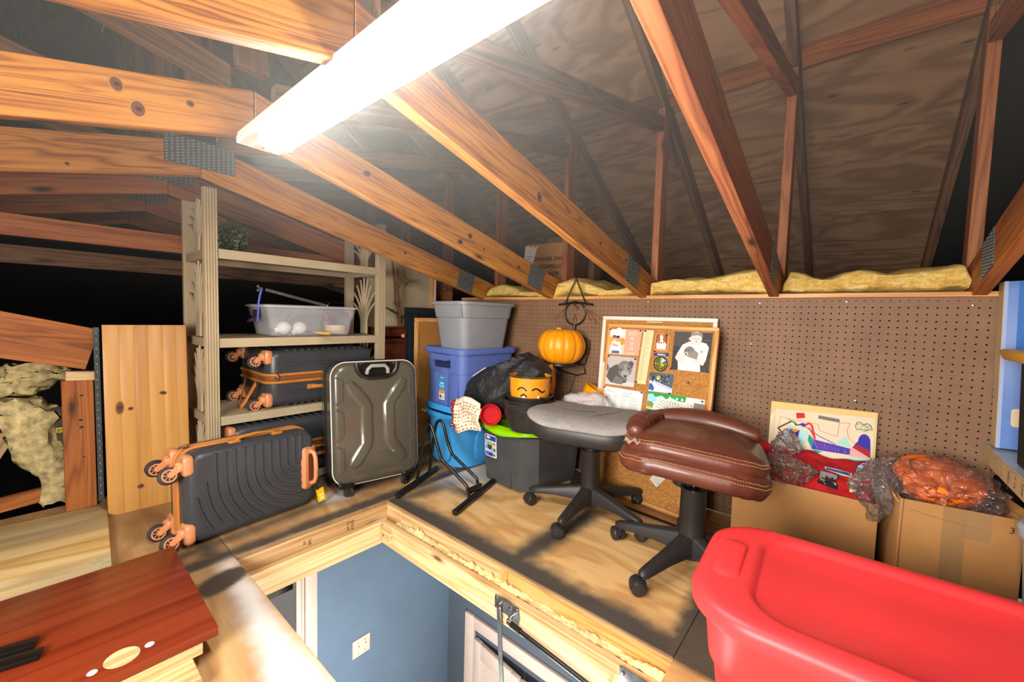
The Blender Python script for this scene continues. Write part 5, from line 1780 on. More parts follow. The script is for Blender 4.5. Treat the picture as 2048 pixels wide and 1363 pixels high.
def star_base(ch, phi0, R, zhub=.075):
    """five arms, casters, column sleeve; local frame"""
    for k in range(5):
        a = phi0 + 2 * PI * k / 5
        ca, sa = math.cos(a), math.sin(a)
        secs = []
        for r, wd, zt, zb in ((.018, .030, .145, .050), (.06, .027, .132, .066), (R * .55, .0235, .112, .070), (R * .88, .021, .094, .066), (R * .985, .019, .088, .064), (R * 1.03, .012, .083, .066), (R * 1.045, .004, .078, .070)):
            P = [(-wd, zb), (-wd * .98, zt - .012), (-wd * .6, zt - .002), (0, zt), (wd * .6, zt - .002), (wd * .98, zt - .012), (wd, zb)]
            secs.append([Vector((r * ca - p[0] * sa, r * sa + p[0] * ca, p[1])) for p in P])
        MB().loft(secs).build('arm', M['blackplastic'], ch, local=True, smooth=50)
        chair_caster(ch, R * .97 * ca, R * .97 * sa, a + rnd(-1.2, 1.2))


def stool(label, x, y, phi0, R, zs):
    ch = thing('swivel_stool', label, 'stool', (x, y, 0))
    star_base(ch, phi0, R)
    MB().lathe([(.001, .045), (.036, .045), (.047, .06), (.047, .13), (.044, .295), (.046, .300), (.046, .306), (.036, .306), (.034, .12), (.001, .12)], 28).build('column_sleeve', M['blackplastic'], ch, local=True)
    MB().lathe([(.001, .25), (.034, .25), (.0325, zs - .10), (.029, zs - .098), (.001, zs - .098)], 26).build('column_tube', M['blackplastic'], ch, local=True)
    MB().lathe([(.001, .30), (.0135, .30), (.0135, zs), (.001, zs)], 20).build('gas_piston', M['chrome'], ch, local=True)
    return ch


c1 = stool('swivel stool with a worn grey fabric seat on a black base', -0.915, 1.695, math.radians(-157), .283, .425)
LV = Matrix.Translation((.0, -.035, .400)) @ Matrix.Rotation(math.radians(-3), 4, 'X') @ Matrix.Rotation(math.radians(16), 4, 'Z')
def pad(a, b, r, prof, nexp=8, bump_=None):
    secs = []
    for ins, z in prof:
        secs.append([Vector((p[0], p[1], z + (bump_(p[0], p[1]) if bump_ else 0))) for p in rrect(a - ins, b - ins, max(.02, r - ins), nexp)])
    return MB().loft(secs)
sag = lambda x, y: -.020 * max(0, (-y - .10) / .15) ** 2 + .012 * (x / .26) ** 2
pad(.268, .255, .155, ((.09, -.022), (.05, -.018), (.012, .006), (.0, .040), (.006, .062), (.02, .068)), bump_=sag).build('seat_shell', M['blackplastic'], c1, LV, local=True)
pad(.262, .249, .152, ((.004, .060), (.0, .068), (.003, .077), (.014, .084), (.05, .090), (.10, .091), (.16, .090), (.22, .089)), bump_=sag).build('seat_pad', M['greyfab'], c1, LV, local=True)
ZP = lambda x, y: .0905 + sag(x, y)
M['seam'] = plain('dark_seam', '#45423f', .9)
seam = lambda pts: MB().tube([(x, y, ZP(x, y)) for x, y in pts], .0013, 5).build('seat_seam', M['seam'], c1, LV, local=True)
seam([(-.20 + .025 * k, .02 - .05 * math.sin(k / 9 * PI) + .0 * k) for k in range(10)])
seam([(-.11 + .02 * k, .11 - .03 * math.sin(k / 8 * PI * .8)) for k in range(10)])
seam([(.07 + .02 * math.cos(k / 10 * PI) * -3, -.20 + .035 * k) for k in range(11)])
mb = MB()
for k in range(26):
    t = math.radians(188 + 62 * k / 26)
    x, y = .262 * math.cos(t) * .93, .249 * math.sin(t) * .93
    sc = Matrix.Translation((x * 1.06, y * 1.06, .064 + sag(x, y) + rnd(-.004, .003))) @ Matrix.Rotation(t + PI / 2 + rnd(-.5, .5), 4, 'Z')
    mb.box((0, 0, 0), (rnd(.006, .012), .003, .0025), sc)
tag(mb.build('staple_row', M['white'], c1, LV, local=True), 'row of bright staples where the fabric has pulled away', kind='stuff')
MB().box((0, 0, .408), (.17, .14, .02), bev=.004).build('seat_plate', M['blacksteel'], c1, local=True)

c2 = stool('swivel stool with a thick torn brown leather seat beside the red tote', -0.42, 1.575, math.radians(-177), .283, .395)
LV = Matrix.Translation((-.012, -.010, .392)) @ Matrix.Rotation(math.radians(-7), 4, 'X') @ Matrix.Diagonal((.89, .89, 1.0, 1)) @ Matrix.Rotation(math.radians(3), 4, (math.sin(math.radians(30)), math.cos(math.radians(30)), 0)) @ Matrix.Rotation(math.radians(14), 4, 'Z')
wr = lambda x, y: .004 * fbm(x * 22, y * 22, 2) + .003 * math.sin(x * 55 + 3 * math.sin(y * 30)) * sstep(.0, .2, y + .05)
lip = lambda x, y: wr(x, y) - .018 * sstep(.05, .25, abs(x)) - .006
pad(.275, .245, .14, ((.10, .0), (.04, .006), (.008, .028), (.0, .045), (.010, .066), (.04, .076), (.10, .080)), 10, lip).build('base_cushion', M['leather'], c2, LV, local=True, smooth=70)
up = lambda x, y: wr(x, y) + .016 * (y / .24) - .020 * sstep(.08, .26, abs(x)) - .006
LU = LV @ Matrix.Translation((.0, .014, .066))
pad(.268, .228, .14, ((.05, -.004), (.012, .006), (.0, .026), (.006, .044), (.025, .058), (.07, .068), (.13, .072), (.2, .074)), 10, up).build('top_cushion', M['leather'], c2, LU, local=True, smooth=70)
mb = MB()
arc = [(-.20 + .045 * k, .150 + .045 * math.sin(PI * k / 10), .060 + .018 * math.sin(PI * k / 10) ) for k in range(11)]
mb.tube(smooth(arc, 3), [.056 * math.sin(PI * min(1, max(0, (k + 2) / 34.0))) ** .4 for k in range(31)], 16, flat=.8)
mb.build('rear_bolster', M['leather'], c2, LU, local=True, smooth=80)
mb = MB()
arc = [(-.215, -.145, .028), (-.222, -.08, .040), (-.215, -.01, .052), (-.195, .07, .062), (-.16, .14, .066)]
mb.tube(smooth(arc, 5), [.030 + .020 * math.sin(PI * k / 20) + .003 * math.sin(k * 1.9) for k in range(21)], 14, flat=.8)
mb.build('side_bolster', M['leather'], c2, LU, local=True, smooth=80)
def front_roll(name, a, b, rr, oy, z, r, fn, M_):
    P = [p for p in rrect(a, b, rr, 14) if p[1] < -b * .05]
    P.sort(key=lambda p: p[0] if p[1] < -b + .002 or abs(p[0]) < a * .6 else p[0])
    P = sorted(P, key=lambda p: math.atan2(p[1], p[0]))
    n_ = len(P)
    pts = [(p[0], p[1] + oy, z + fn(*p)) for p in P]
    MB().tube(pts, [r * (.35 + .65 * math.sin(PI * (k + .6) / n_) ** .45) * (1 + .05 * math.sin(k * 1.7)) for k in range(n_)], 14, flat=1.0).build(name, M['leather'], c2, M_, local=True, smooth=80)
front_roll('front_roll', .245, .214, .125, .014, .094, .030, up, LV)
front_roll('lower_roll', .250, .222, .125, .0, .030, .036, lip, LV)
mb = MB()
def edge_line(a, b, r, z, t0, t1, n, off, fn):
    P = rrect(a - off, b - off, r - off, 24)
    pts = [(p[0], p[1], z + fn(*p)) for p in P if t0 <= math.degrees(math.atan2(p[1], p[0])) <= t1]
    pts.sort(key=lambda p: math.atan2(p[1], p[0]))
    return pts
def dashes(pts, r=.0011):
    for p, q in zip(pts, pts[1:]):
        A, B = Vector(p), Vector(q); L = (B - A).length; m_ = max(1, int(L / .0075))
        for k in range(m_):
            mb.tube([A.lerp(B, k / m_), A.lerp(B, (k + .6) / m_)], r, 4)
def roll_stitch(a, b, rr, oy, z, r, fn, el):
    P = [p for p in rrect(a, b, rr, 14) if p[1] < -b * .05]
    P = sorted(P, key=lambda p: math.atan2(p[1], p[0]))
    out = []; R0 = r; n_ = len(P)
    for k, p in enumerate(P):
        q_ = P[min(k + 1, len(P) - 1)]; o_ = P[max(0, k - 1)]
        tx, ty = q_[0] - o_[0], q_[1] - o_[1]; l_ = math.hypot(tx, ty)
        nx, ny = ty / l_, -tx / l_
        r = R0 * (.35 + .65 * math.sin(PI * (k + .6) / n_) ** .45) * 1.03
        if p[1] > -b * .45: continue
        out.append((p[0] + nx * r * math.cos(el), p[1] + oy + ny * r * math.cos(el), z + fn(*p) + r * math.sin(el)))
    return out
for el in (.55, .95): dashes(roll_stitch(.245, .214, .125, .014, .094, .0306, up, el), .0013)
for el in (.35, .70): dashes(roll_stitch(.250, .222, .125, .0, .030, .0366, lip, el), .0013)
tag(mb.build('stitching', M['thread'], c2, LV, local=True, smooth=0), kind='stuff')
mb = MB()
for k in range(7):
    mb.grid(lambda u, v, k=k: (-.252 + .03 * u + .006 * k, -.178 - .006 * k + .016 * v, .066 + .006 * math.sin(u * 7 + k) + .010 * v + .002 * k), 5, 3)
tag(mb.build('torn_leather', plain('torn_leather_back', '#a58a78', .9, var=.4, vscale=80), c2, LV, local=True, solid=.0012), 'pale torn leather at the seat corner')
MB().lathe([(.001, -.035), (.022, -.035), (.028, -.028), (.028, .035), (.001, .035)], 22, Matrix.Translation((-.055, .03, .325)) @ Matrix.Rotation(.15, 4, 'Y')).build('tension_knob', M['blackplastic'], c2, local=True)
MB().box((0, 0, .372), (.17, .15, .03), bev=.005).build('seat_plate', M['blacksteel'], c2, local=True)

# ================================================================== hanging pumpkin figure
hg = thing('pumpkin_hanger', 'black wire scarecrow-shaped hanger on the pegboard, holding the pumpkin', 'ornament', (-1.29, 2.13, .9))
YW = 2.124
M['wire'] = plain('black_iron_wire', '#26221f', .4, metal=.3)
W = lambda pts, r=.0045, n=8, **k: MB().tube(pts, r, n, **k)
zc = lambda x, z, y=YW: (x * y / 2.05, y, .92 + (z - .92) * y / 2.05)
W([zc(-1.322, .995), zc(-1.249, 1.150), zc(-1.174, .998)], .0055).build('hat', M['wire'], hg)
W([zc(-1.362, 1.000), zc(-1.30, 1.008), zc(-1.20, 1.010), zc(-1.132, 1.000)], .006).build('hat_brim', M['wire'], hg)
W([zc(-1.249 + .068 * math.cos(t), .950 + .068 * math.sin(t)) for t in [2 * PI * k / 30 for k in range(30)]], .005, closed=True).build('head_ring', M['wire'], hg)
W([zc(-1.262, .905), zc(-1.250, .945), zc(-1.238, .905)], .003).build('nose', M['gilt'], hg)
W([zc(-1.249, .884), zc(-1.249, .80)], .010).build('neck', M['wire'], hg)
for k, (a, l) in enumerate(((-.2, .06), (-.5, .075), (.25, .075), (.5, .09), (.75, .07))):
    s = -1 if a < 0 else 1
    x0 = -1.249 + s * .062
    W([zc(x0, .985), zc(x0 + a * .08, .95), zc(x0 + a * .16, .985 - l)], .002, 5).build('straw', M['gilt'], hg)
W([zc(-1.245, .835), zc(-1.205, .828), zc(-1.145, .79), zc(-1.148, .74), zc(-1.170, .66), (-1.21, 2.06, .652), (-1.255, 1.93, .655)], .004).build('body_wire', M['wire'], hg)
RC = Vector((-1.292, 1.985, .655))
W([RC + Vector((.092 * math.cos(t), .092 * math.sin(t), .0)) for t in [2 * PI * k / 36 for k in range(36)]], .0075, 8, closed=True, flat=1.4).build('ring_shelf', M['wire'], hg)
W([RC + Vector((0, .092, 0)), (-1.285, YW, .675), zc(-1.25, .83)], .004).build('ring_stay', M['wire'], hg)
W([zc(-1.365, .655), zc(-1.385, .628), zc(-1.31, .60), zc(-1.22, .590), zc(-1.165, .608), zc(-1.185, .665)], .004).build('foot_wire', M['wire'], hg)
for a, b in (((-1.33, .605), (-1.395, .495)), ((-1.235, .592), (-1.275, .45))):
    W([zc(*a), zc(*b)], .0038).build('leg', M['steel'], hg)
MB().lathe([(.001, 0), (.012, 0), (.012, .003), (.005, .004), (.005, .002), (.001, .002)], 16, frame((-1.285, PY, .985), (1, 0, 0), z=(0, -1, 0))).tube([(-1.285, 2.135, .985), (-1.285, 2.115, .985), (-1.29, 2.108, 1.0), (-1.29, 2.108, 1.015)], .003, 6).build('hook', M['chrome'], hg)
pu = thing('pumpkin', 'orange ribbed artificial pumpkin sitting in the wire hanger', 'pumpkin', mw=Matrix.Translation((-1.290, 1.985, .760)))
prof = []
for k in range(25):
    t = -PI / 2 + PI * k / 24
    prof.append((max(.001, .137 * abs(math.cos(t)) ** .72), .108 * math.sin(t) * (1 - .10 * math.cos(t) ** 6) - .016 * max(0, math.sin(t)) * (1 - abs(math.cos(t))) ** 2))
MB().lathe(prof, 96, ripple=lambda a: 1 - .075 * (1 - abs(math.cos(6 * a + .4))) ** 3).build('flesh', M['pumpkin'], pu, local=True, smooth=80)
MB().lathe([(.001, 0), (.020, 0), (.016, .006), (.014, .012), (.001, .013)], 14, Matrix.Translation((-.02, 0, .092))).build('stem_stub', plain('pale_stem', '#d8b070', .6), pu, local=True)

# ================================================================== cork boards leaning on the pegboard
fb_ = frame((-1.100, 2.055, 0.010), (1, -.03, 0), z=(0, .062, .9))
wb = frame_board('cork_board', 'white framed cork board leaning behind the photo board', 'board', fb_, .605, .93, .020, .020, M['trimwhite'], M['cork'])
FV = lambda o, x, v: frame(o, x, y=v)
d = Draw()
d.rect(.022, .43, .047, .67, '#eceae6')
d.build('paper_strip', FV(fb_ @ Vector((0, -.0062, 0)), fb_.to_3x3() @ Vector((1, 0, 0)), fb_.to_3x3() @ Vector((0, 0, 1))), wb)
mb = MB().tube([fb_ @ Vector((.262, -.010, .904)), fb_ @ Vector((.345, -.010, .903))], .0035, 8)
mb.build('pencil', plain('cream_pencil', '#d8cf9a', .5), wb)
fa = frame((-1.056, 1.985, 0.008), (.58, -.075, 0), z=(0, .1, .88))
cbd = frame_board('cork_board', 'tall oak framed cork board pinned with photos, a map and papers', 'board', fa, .585, .893, .022, .017, M['oak'], M['cork'])
FA = FV(fa @ Vector((0, -.0062, 0)), fa.to_3x3() @ Vector((1, 0, 0)), fa.to_3x3() @ Vector((0, 0, 1)))


def card(name, label, cat, dr, z=.0):
    t = thing(name, label, cat, mw=FA, group=None)
    dr.build('print', Matrix.Translation((0, 0, .0006 + z)), t, local=True)
    return t


def backing(t, pts, z=0.0004, col='#f0eee8'):
    MB().prism(pts, 0, .0006).build('card', M['trimwhite'], t, Matrix.Translation((0, 0, -.0003)), local=True)


# save-the-date card with a couple
q = Draw()
q.poly([(.009, .728), (.111, .732), (.113, .866), (.010, .864)], '#e8d9a0').poly([(.009, .728), (.111, .732), (.111, .775), (.009, .79)], '#d3d2c8')
q.poly([(.011, .80), (.111, .80), (.113, .866), (.010, .864)], '#e9e4e0').poly([(.02, .77), (.05, .80), (.05, .83), (.01, .82)], '#d0a838').disc(.095, .80, .02, '#cf9a2c').disc(.03, .84, .02, '#f4f0ee').disc(.07, .852, .022, '#f1ecec')
q.poly([(.035, .735), (.058, .736), (.062, .79), (.05, .806), (.035, .80), (.028, .775)], '#ece6e4').poly([(.058, .735), (.09, .735), (.092, .78), (.082, .80), (.062, .798)], '#e6e3ea').poly([(.035, .733), (.085, .733), (.083, .748), (.04, .748)], '#4a6a9a')
q.disc(.045, .815, .0115, '#d9a383', sy=1.25).disc(.045, .824, .0125, '#8a5a30', sy=.7).disc(.068, .812, .0118, '#d59c7c', sy=1.3).disc(.068, .823, .0120, '#4a2f1c', sy=.6)
q.poly([(.036, .775), (.072, .770), (.074, .780), (.04, .786)], '#d9a383').disc(.045, .811, .003, '#f6efe8', sy=.5).disc(.068, .808, .003, '#f6efe8', sy=.5)
q.poly([(.111, .732), (.199, .731), (.207, .866), (.113, .866)], '#e0a48c')
for i, tx in enumerate(('03', '20', '22')): q.text(tx, .155, .812 - .026 * i, .021, '#fff4ee', 'CENTER')
for i, w_ in enumerate((.05, .06, .045)): q.rect(.155 - w_ / 2, .852 - .008 * i, .155 + w_ / 2, .8545 - .008 * i, '#f6d9cc')
for i, w_ in enumerate((.04, .055)): q.rect(.155 - w_ / 2, .742 - .005 * i, .155 + w_ / 2, .744 - .005 * i, '#f6d9cc')
t = card('photo_card', 'pink card with a hugging couple and the date 03 20 22', 'card', q); backing(t, [(.009, .728), (.199, .731), (.207, .866), (.010, .864)])
# receipt
q = Draw(); q.poly([(.205, .589), (.256, .591), (.272, .867), (.216, .866)], '#ecd3a2')
for i in range(26):
    u = i / 26; y = .855 - .255 * u; x0 = .216 - .011 * u
    q.rect(x0 + .008, y, x0 + .008 + .034 * (.5 + .5 * hsh(i, 3)), y + .0022, '#a88f66')
t = card('receipt', 'long cream receipt hanging down the middle of the cork board', 'paper', q); backing(t, [(.205, .589), (.256, .591), (.272, .867), (.216, .866)])
# dog card
q = Draw(); q.poly(rrect(.035, .043, .006, 3, .318, .809), '#d0905c').poly(rrect(.030, .037, .005, 3, .318, .811), '#8a4a28')
q.poly([(.295, .775), (.342, .775), (.345, .80), (.330, .822), (.306, .822), (.291, .80)], '#f0e6da').disc(.316, .822, .021, '#b5673a', sy=1.1).poly([(.308, .845), (.322, .845), (.328, .81), (.322, .798), (.310, .80)], '#f4ece2')
q.poly([(.296, .842), (.303, .852), (.309, .838)], '#9a5028').poly([(.328, .838), (.336, .852), (.341, .838)], '#9a5028').disc(.318, .808, .004, '#1a1412').disc(.308, .824, .003, '#1a1412').disc(.327, .824, .003, '#1a1412').disc(.318, .800, .008, '#e8ded2', sy=.5)
t = card('dog_photo', 'small photo card of a brown and white dog', 'photo', q); backing(t, rrect(.035, .043, .006, 3, .318, .809))
q = Draw(); q.poly([(.283, .739), (.365, .744), (.364, .759), (.283, .754)], '#24407c').text('SHEPPLE', .324, .7445, .011, '#e8ecf4', 'CENTER', bold=.0003)
t = card('name_badge', 'dark blue name label with white capitals under the dog photo', 'label', q); backing(t, [(.283, .739), (.365, .744), (.364, .759), (.283, .754)])
q = Draw(); q.disc(.325, .703, .038, '#14201a', 30)
for r_ in (.029, .02, .011): q.line([(.325 + r_ * math.cos(2 * PI * k / 28), .703 + r_ * math.sin(2 * PI * k / 28)) for k in range(29)], .0018, '#c8d63a')
q.line([(.289, .703), (.361, .703)], .0016, '#d6c83a').line([(.325, .667), (.325, .739)], .0016, '#d6c83a').poly([(.325, .703), (.330, .735), (.352, .722)], '#9fd0e0').disc(.335, .698, .007, '#e6b428')
for k in range(12): q.line([(.325 + .033 * math.cos(k * .52), .703 + .033 * math.sin(k * .52)), (.325 + .037 * math.cos(k * .52), .703 + .037 * math.sin(k * .52))], .0012, '#a03028')
t = card('radar_sticker', 'round black radar sticker with yellow-green rings', 'sticker', q); backing(t, circ(.038, 26, .325, .703))
# boy with a puppy, black and white
q = Draw(); B_ = [(.380, .682), (.558, .686), (.560, .868), (.381, .867)]
q.poly(B_, '#3a3836').poly([(.381, .80), (.45, .79), (.46, .867), (.381, .867)], '#4a4846').line([(.381, .83), (.44, .82), (.56, .835)], .004, '#55524f').line([(.382, .77), (.56, .76)], .003, '#2a2826')
q.poly([(.415, .685), (.520, .686), (.515, .725), (.54, .74), (.548, .80), (.535, .818), (.50, .825), (.455, .822), (.425, .805), (.405, .765), (.395, .74), (.41, .725)], '#e6e2de')
q.poly([(.412, .684), (.518, .685), (.512, .716), (.44, .72)], '#f0edea').poly([(.465, .83), (.505, .83), (.502, .81), (.468, .81)], '#c9c2bc').disc(.487, .840, .027, '#d8d0c9', sy=1.15).poly([(.460, .845), (.463, .866), (.49, .868), (.514, .864), (.515, .842), (.505, .852), (.487, .854), (.470, .850)], '#8d8680')
q.disc(.459, .836, .006, '#cfc6be', sy=1.3).disc(.479, .838, .0035, '#5a524c', sy=.4).disc(.497, .838, .0035, '#5a524c', sy=.4).disc(.489, .824, .005, '#8a7a72', sy=.35).disc(.488, .831, .003, '#b8aea6')
q.poly([(.395, .74), (.42, .715), (.45, .735), (.44, .755), (.41, .765)], '#d9d2cb').poly([(.48, .73), (.53, .715), (.54, .74), (.49, .75)], '#d9d2cb')
q.disc(.462, .775, .024, '#7d7670', sy=1.05).poly([(.44, .79), (.436, .765), (.448, .775)], '#5a544e').disc(.449, .764, .010, '#b6aea8').disc(.446, .761, .0035, '#1e1c1a').disc(.455, .782, .003, '#1e1c1a').poly([(.45, .752), (.50, .74), (.505, .77), (.485, .785)], '#8d8680').disc(.518, .779, .007, '#b0aaa6')
t = card('boy_photo', 'large black and white photo of a child cradling a puppy', 'photo', q); backing(t, B_)
# puppy, black and white
q = Draw(); B_ = [(.013, .560), (.191, .567), (.193, .719), (.010, .718)]
q.poly(B_, '#bdb9b6').poly([(.013, .560), (.191, .567), (.191, .59), (.013, .60)], '#cfccc9')
q.poly([(.02, .60), (.05, .575), (.10, .570), (.145, .585), (.15, .63), (.12, .68), (.07, .672), (.03, .645)], '#5a5652').poly([(.018, .63), (.014, .66), (.022, .675), (.032, .65)], '#6a6662').poly([(.06, .575), (.12, .57), (.13, .60), (.08, .615)], '#7a7672')
q.disc(.128, .655, .044, '#807b77', sy=1.0).poly([(.142, .692), (.165, .702), (.180, .69), (.172, .66)], '#5c5854').poly([(.09, .67), (.082, .64), (.088, .62), (.10, .645)], '#5c5854').disc(.135, .628, .024, '#a8a39f', sy=.9).poly([(.125, .68), (.137, .68), (.14, .64), (.13, .64)], '#a09b97')
q.disc(.136, .618, .009, '#1c1a19', sy=.8).disc(.108, .650, .0045, '#1c1a19').disc(.154, .660, .0045, '#1c1a19').disc(.138, .600, .009, '#8a8581', sy=.4).disc(.135, .621, .002, '#d8d4d0')
t = card('puppy_photo', 'black and white photo of a curled grey puppy', 'photo', q); backing(t, B_)
# schedule sheet
q = Draw(); B_ = [(.012, .390), (.244, .386), (.248, .550), (.016, .549)]
q.poly(B_, '#e8e7e4').text('Schedule', .03, .53, .008, '#7a7a7a').rect(.026, .524, .085, .5255, '#8a8a8a').rect(.13, .528, .19, .5295, '#8a8a8a').rect(.13, .514, .175, .516, '#666')
for cx_, nl, w_ in ((.026, 9, .05), (.078, 7, .035), (.125, 8, .045), (.175, 10, .06)):
    for k in range(nl): q.rect(cx_, .505 - .0085 * k, cx_ + w_ * (.45 + .5 * hsh(k, cx_ * 50)), .5062 - .0085 * k, '#8f8f8f')
t = card('paper_sheet', 'white printed schedule sheet low on the cork board', 'paper', q); backing(t, B_)
# rocky snow photo
q = Draw(); B_ = [(.276, .561), (.395, .567), (.400, .659), (.273, .657)]
q.poly(B_, '#55606c').poly([(.276, .561), (.395, .567), (.397, .59), (.34, .605), (.30, .62), (.275, .615)], '#dfe3ea').poly([(.276, .570), (.30, .565), (.305, .58), (.290, .602), (.276, .60)], '#2f5cae')
for k in range(46):
    x, y = rnd(.28, .39), rnd(.612, .652)
    q.disc(x, y, rnd(.002, .006), random.choice(['#2e3640', '#8a949c', '#3d4a3a', '#1e242c']), 7)
q.disc(.325, .635, .012, '#b3a25a', sy=.8).disc(.322, .628, .006, '#e0d8b0').line([(.275, .618), (.31, .612), (.34, .598), (.397, .585)], .003, '#7e94b8')
t = card('snow_photo', 'colour photo of rocks above snow beside the puppy photo', 'photo', q); backing(t, B_)
# trail map
q = Draw(); B_ = [(.273, .40), (.554, .41), (.554, .561), (.274, .559)]
q.poly(B_, '#e9e8df').poly([(.274, .559), (.47, .561), (.465, .535), (.43, .535), (.40, .545), (.37, .535), (.35, .548), (.31, .535), (.30, .50), (.274, .51)], '#18a04a').poly([(.275, .545), (.30, .552), (.325, .528), (.318, .51), (.275, .512)], '#9fd4f0')
q.poly([(.274, .478), (.305, .478), (.312, .505), (.275, .51)], '#8a8a52').poly([(.274, .478), (.305, .478), (.302, .488), (.274, .488)], '#c2b04a').poly([(.274, .40), (.33, .402), (.335, .45), (.32, .472), (.274, .474)], '#18a04a').poly([(.277, .43), (.305, .43), (.312, .462), (.278, .468)], '#9fd4f0')
q.poly([(.505, .50), (.554, .502), (.554, .541), (.508, .54)], '#8c8476').disc(.53, .512, .012, '#a86a3c', sy=.6).poly([(.49, .48), (.50, .512), (.515, .50), (.512, .47)], '#18a04a').poly([(.553, .44), (.553, .49), (.535, .485)], '#18a04a')
for k in range(9):
    a = .8 + k * .24
    q.line([(.405, .445), (.405 + .055 * math.cos(a), .465 + .055 * math.sin(a)), (.405 + .085 * math.cos(a + .15), .462 + .07 * math.sin(a))], .0016, '#2f7a4a')
for k in range(60): q.disc(rnd(.33, .50), rnd(.42, .53), rnd(.0012, .0024), random.choice(['#2a2a2a', '#2a2a2a', '#c04a28', '#3a5aa0']), 6)
for x in (.395, .43, .455): q.poly([(x - .008, .541), (x + .008, .541), (x, .553)], '#f4f4ee')
t = card('trail_map', 'green and white illustrated map pinned at the lower right of the cork board', 'map', q); backing(t, B_)
# cards pinned low on the cork
f2 = uvp = None
for nm, lb, c, ang, face in (('name_card', 'white card with a small portrait pinned low behind the leather stool', (.300, .205), .50, True), ('name_card', 'white card with a round seal pinned low behind the leather stool', (.374, .152), .92, False)):
    q = Draw(); q.rect(-.04, -.024, .04, .024, '#dcd6ca')
    if face: q.rect(-.034, -.018, -.008, .018, '#5a3a30').disc(-.021, .004, .007, '#c09a80').rect(0, .006, .034, .009, '#9a948a').rect(0, -.002, .028, .0, '#9a948a')
    else:
        q.disc(.022, .008, .008, '#6a4a3a').rect(-.03, .01, .005, .0115, '#9a948a')
        for k in range(4): q.rect(-.032, .002 - .006 * k, .0 + .02 * hsh(k, 2), .0032 - .006 * k, '#9a948a')
        q.disc(-.02, -.018, .0025, '#555').disc(.034, .016, .004, '#2a2622')
    t = thing(nm, lb, 'card', mw=FA @ Matrix.Translation((c[0], c[1], .0008)) @ Matrix.Rotation(ang, 4, 'Z'))
    q.build('print', Matrix.Translation((0, 0, .0004)), t, local=True)
    MB().prism([(-.04, -.024), (.04, -.024), (.04, .024), (-.04, .024)], 0, .0005).build('card', M['trimwhite'], t, local=True)
# push pins
M['pinblue'] = plain('dark_blue_pin', '#16224a', .3)
pins = [(.018, .862), (.200, .862), (.228, .862), (.345, .848), (.206, .596), (.024, .714), (.187, .712), (.020, .544), (.243, .546), (.473, .629), (.290, .762), (.384, .686), (.556, .690), (.388, .566), (.545, .553)]
plb = ['top left corner of the couple card', 'top right corner of the couple card', 'top of the long receipt', 'corner of the dog photo', 'foot of the long receipt', 'top left of the puppy photo', 'top right of the puppy photo',
       'top left of the schedule sheet', 'top right of the schedule sheet', 'bare cork right of the snow photo', 'lower left of the dog photo', 'lower left of the child photo', 'lower right of the child photo', 'lower right of the snow photo', 'upper right of the map']
p0 = None
for (x, y), lb in zip(pins, plb):
    mw = FA @ Matrix.Translation((x, y, .0016))
    if p0 is None:
        p0 = thing('push_pin', 'dark push pin at the ' + lb, 'pin', mw=mw, group='push pins on the cork board')
        MB().lathe([(.001, 0), (.0042, 0), (.0042, .001), (.0022, .002), (.002, .006), (.0038, .0075), (.0038, .009), (.001, .0095)], 12).build('head', M['pinblue'], p0, local=True)
    else:
        dup(p0, mw, 'dark push pin at the ' + lb)
rod = MB().tube([(-1.00, 1.875, .006), (-.47, 1.835, .006)], .0055, 8).build('metal_rod', M['blacksteel'])
tag(rod, 'thin black rod lying on the floor in front of the photo cork board', 'rod')
# ================================================================== child's drawing on the pegboard
fd = frame((-.26, 2.083, .305), (1, 0, 0), z=(0, .1, 1))
FD = frame((-.26, 2.083, .305), (1, 0, 0), y=(0, .1, 1))
dr = thing('drawing', 'crayon drawing of bright shapes taped to cream card behind the red clothes', 'picture', mw=FD)
MB().prism([(-.001, -.02), (.352, .0), (.350, .284), (-.001, .277)], -.003, 0).build('card', plain('cream_card', '#dcc492', .8), dr, local=True)
q = Draw()
q.poly([(.012, -.02), (.342, .0), (.342, .262), (.018, .246)], '#ddd0b4').poly([(-.001, .21), (.014, .235), (.012, -.02), (-.001, -.02)], '#e4d4b2').poly([(-.001, .277), (.350, .284), (.349, .264), (.0, .252)], '#e2c27c')
q.poly([(.091, .240), (.120, .244), (.124, .224), (.094, .216)], '#c8281e').poly([(.168, .243), (.236, .239), (.236, .225), (.167, .229)], '#77706a')
rl = '#c0503c'
q.line([(.036, .213), (.170, .205), (.174, .181), (.234, .168), (.237, .236)], .0014, rl).line([(.036, .213), (.030, .069), (.10, .058)], .0014, rl).line([(.237, .225), (.270, .228), (.262, .200), (.268, .170), (.290, .152), (.31, .168)], .0014, rl).line([(.045, .12), (.095, .105), (.092, .06)], .001, rl)
q.line([(.096, .186), (.088, .198), (.079, .203), (.031, .164), (.054, .141), (.028, .128), (.081, .092)], .0062, '#6a3416').line([(.079, .203), (.10, .188), (.112, .196), (.125, .186)], .005, '#6a3416')
q.poly([(.055, .212), (.095, .200), (.092, .193)], '#3f9a34').poly([(.070, .186), (.138, .168), (.129, .110), (.055, .126)], '#a8d4d8')
q.poly([(.074, .171), (.109, .171), (.105, .133), (.070, .138)], '#e08c1e').poly([(.074, .170), (.091, .153), (.071, .139)], '#22349a').poly([(.108, .170), (.089, .153), (.104, .134)], '#22349a')
q.line([(.119, .186), (.138, .205), (.148, .198), (.162, .142)], .008, '#d83a24').line([(.139, .187), (.158, .150)], .004, '#d83a24').disc(.118, .194, .009, '#2c3aa8', sy=.8).line([(.128, .187), (.175, .158), (.23, .136)], .003, '#4a4ab4')
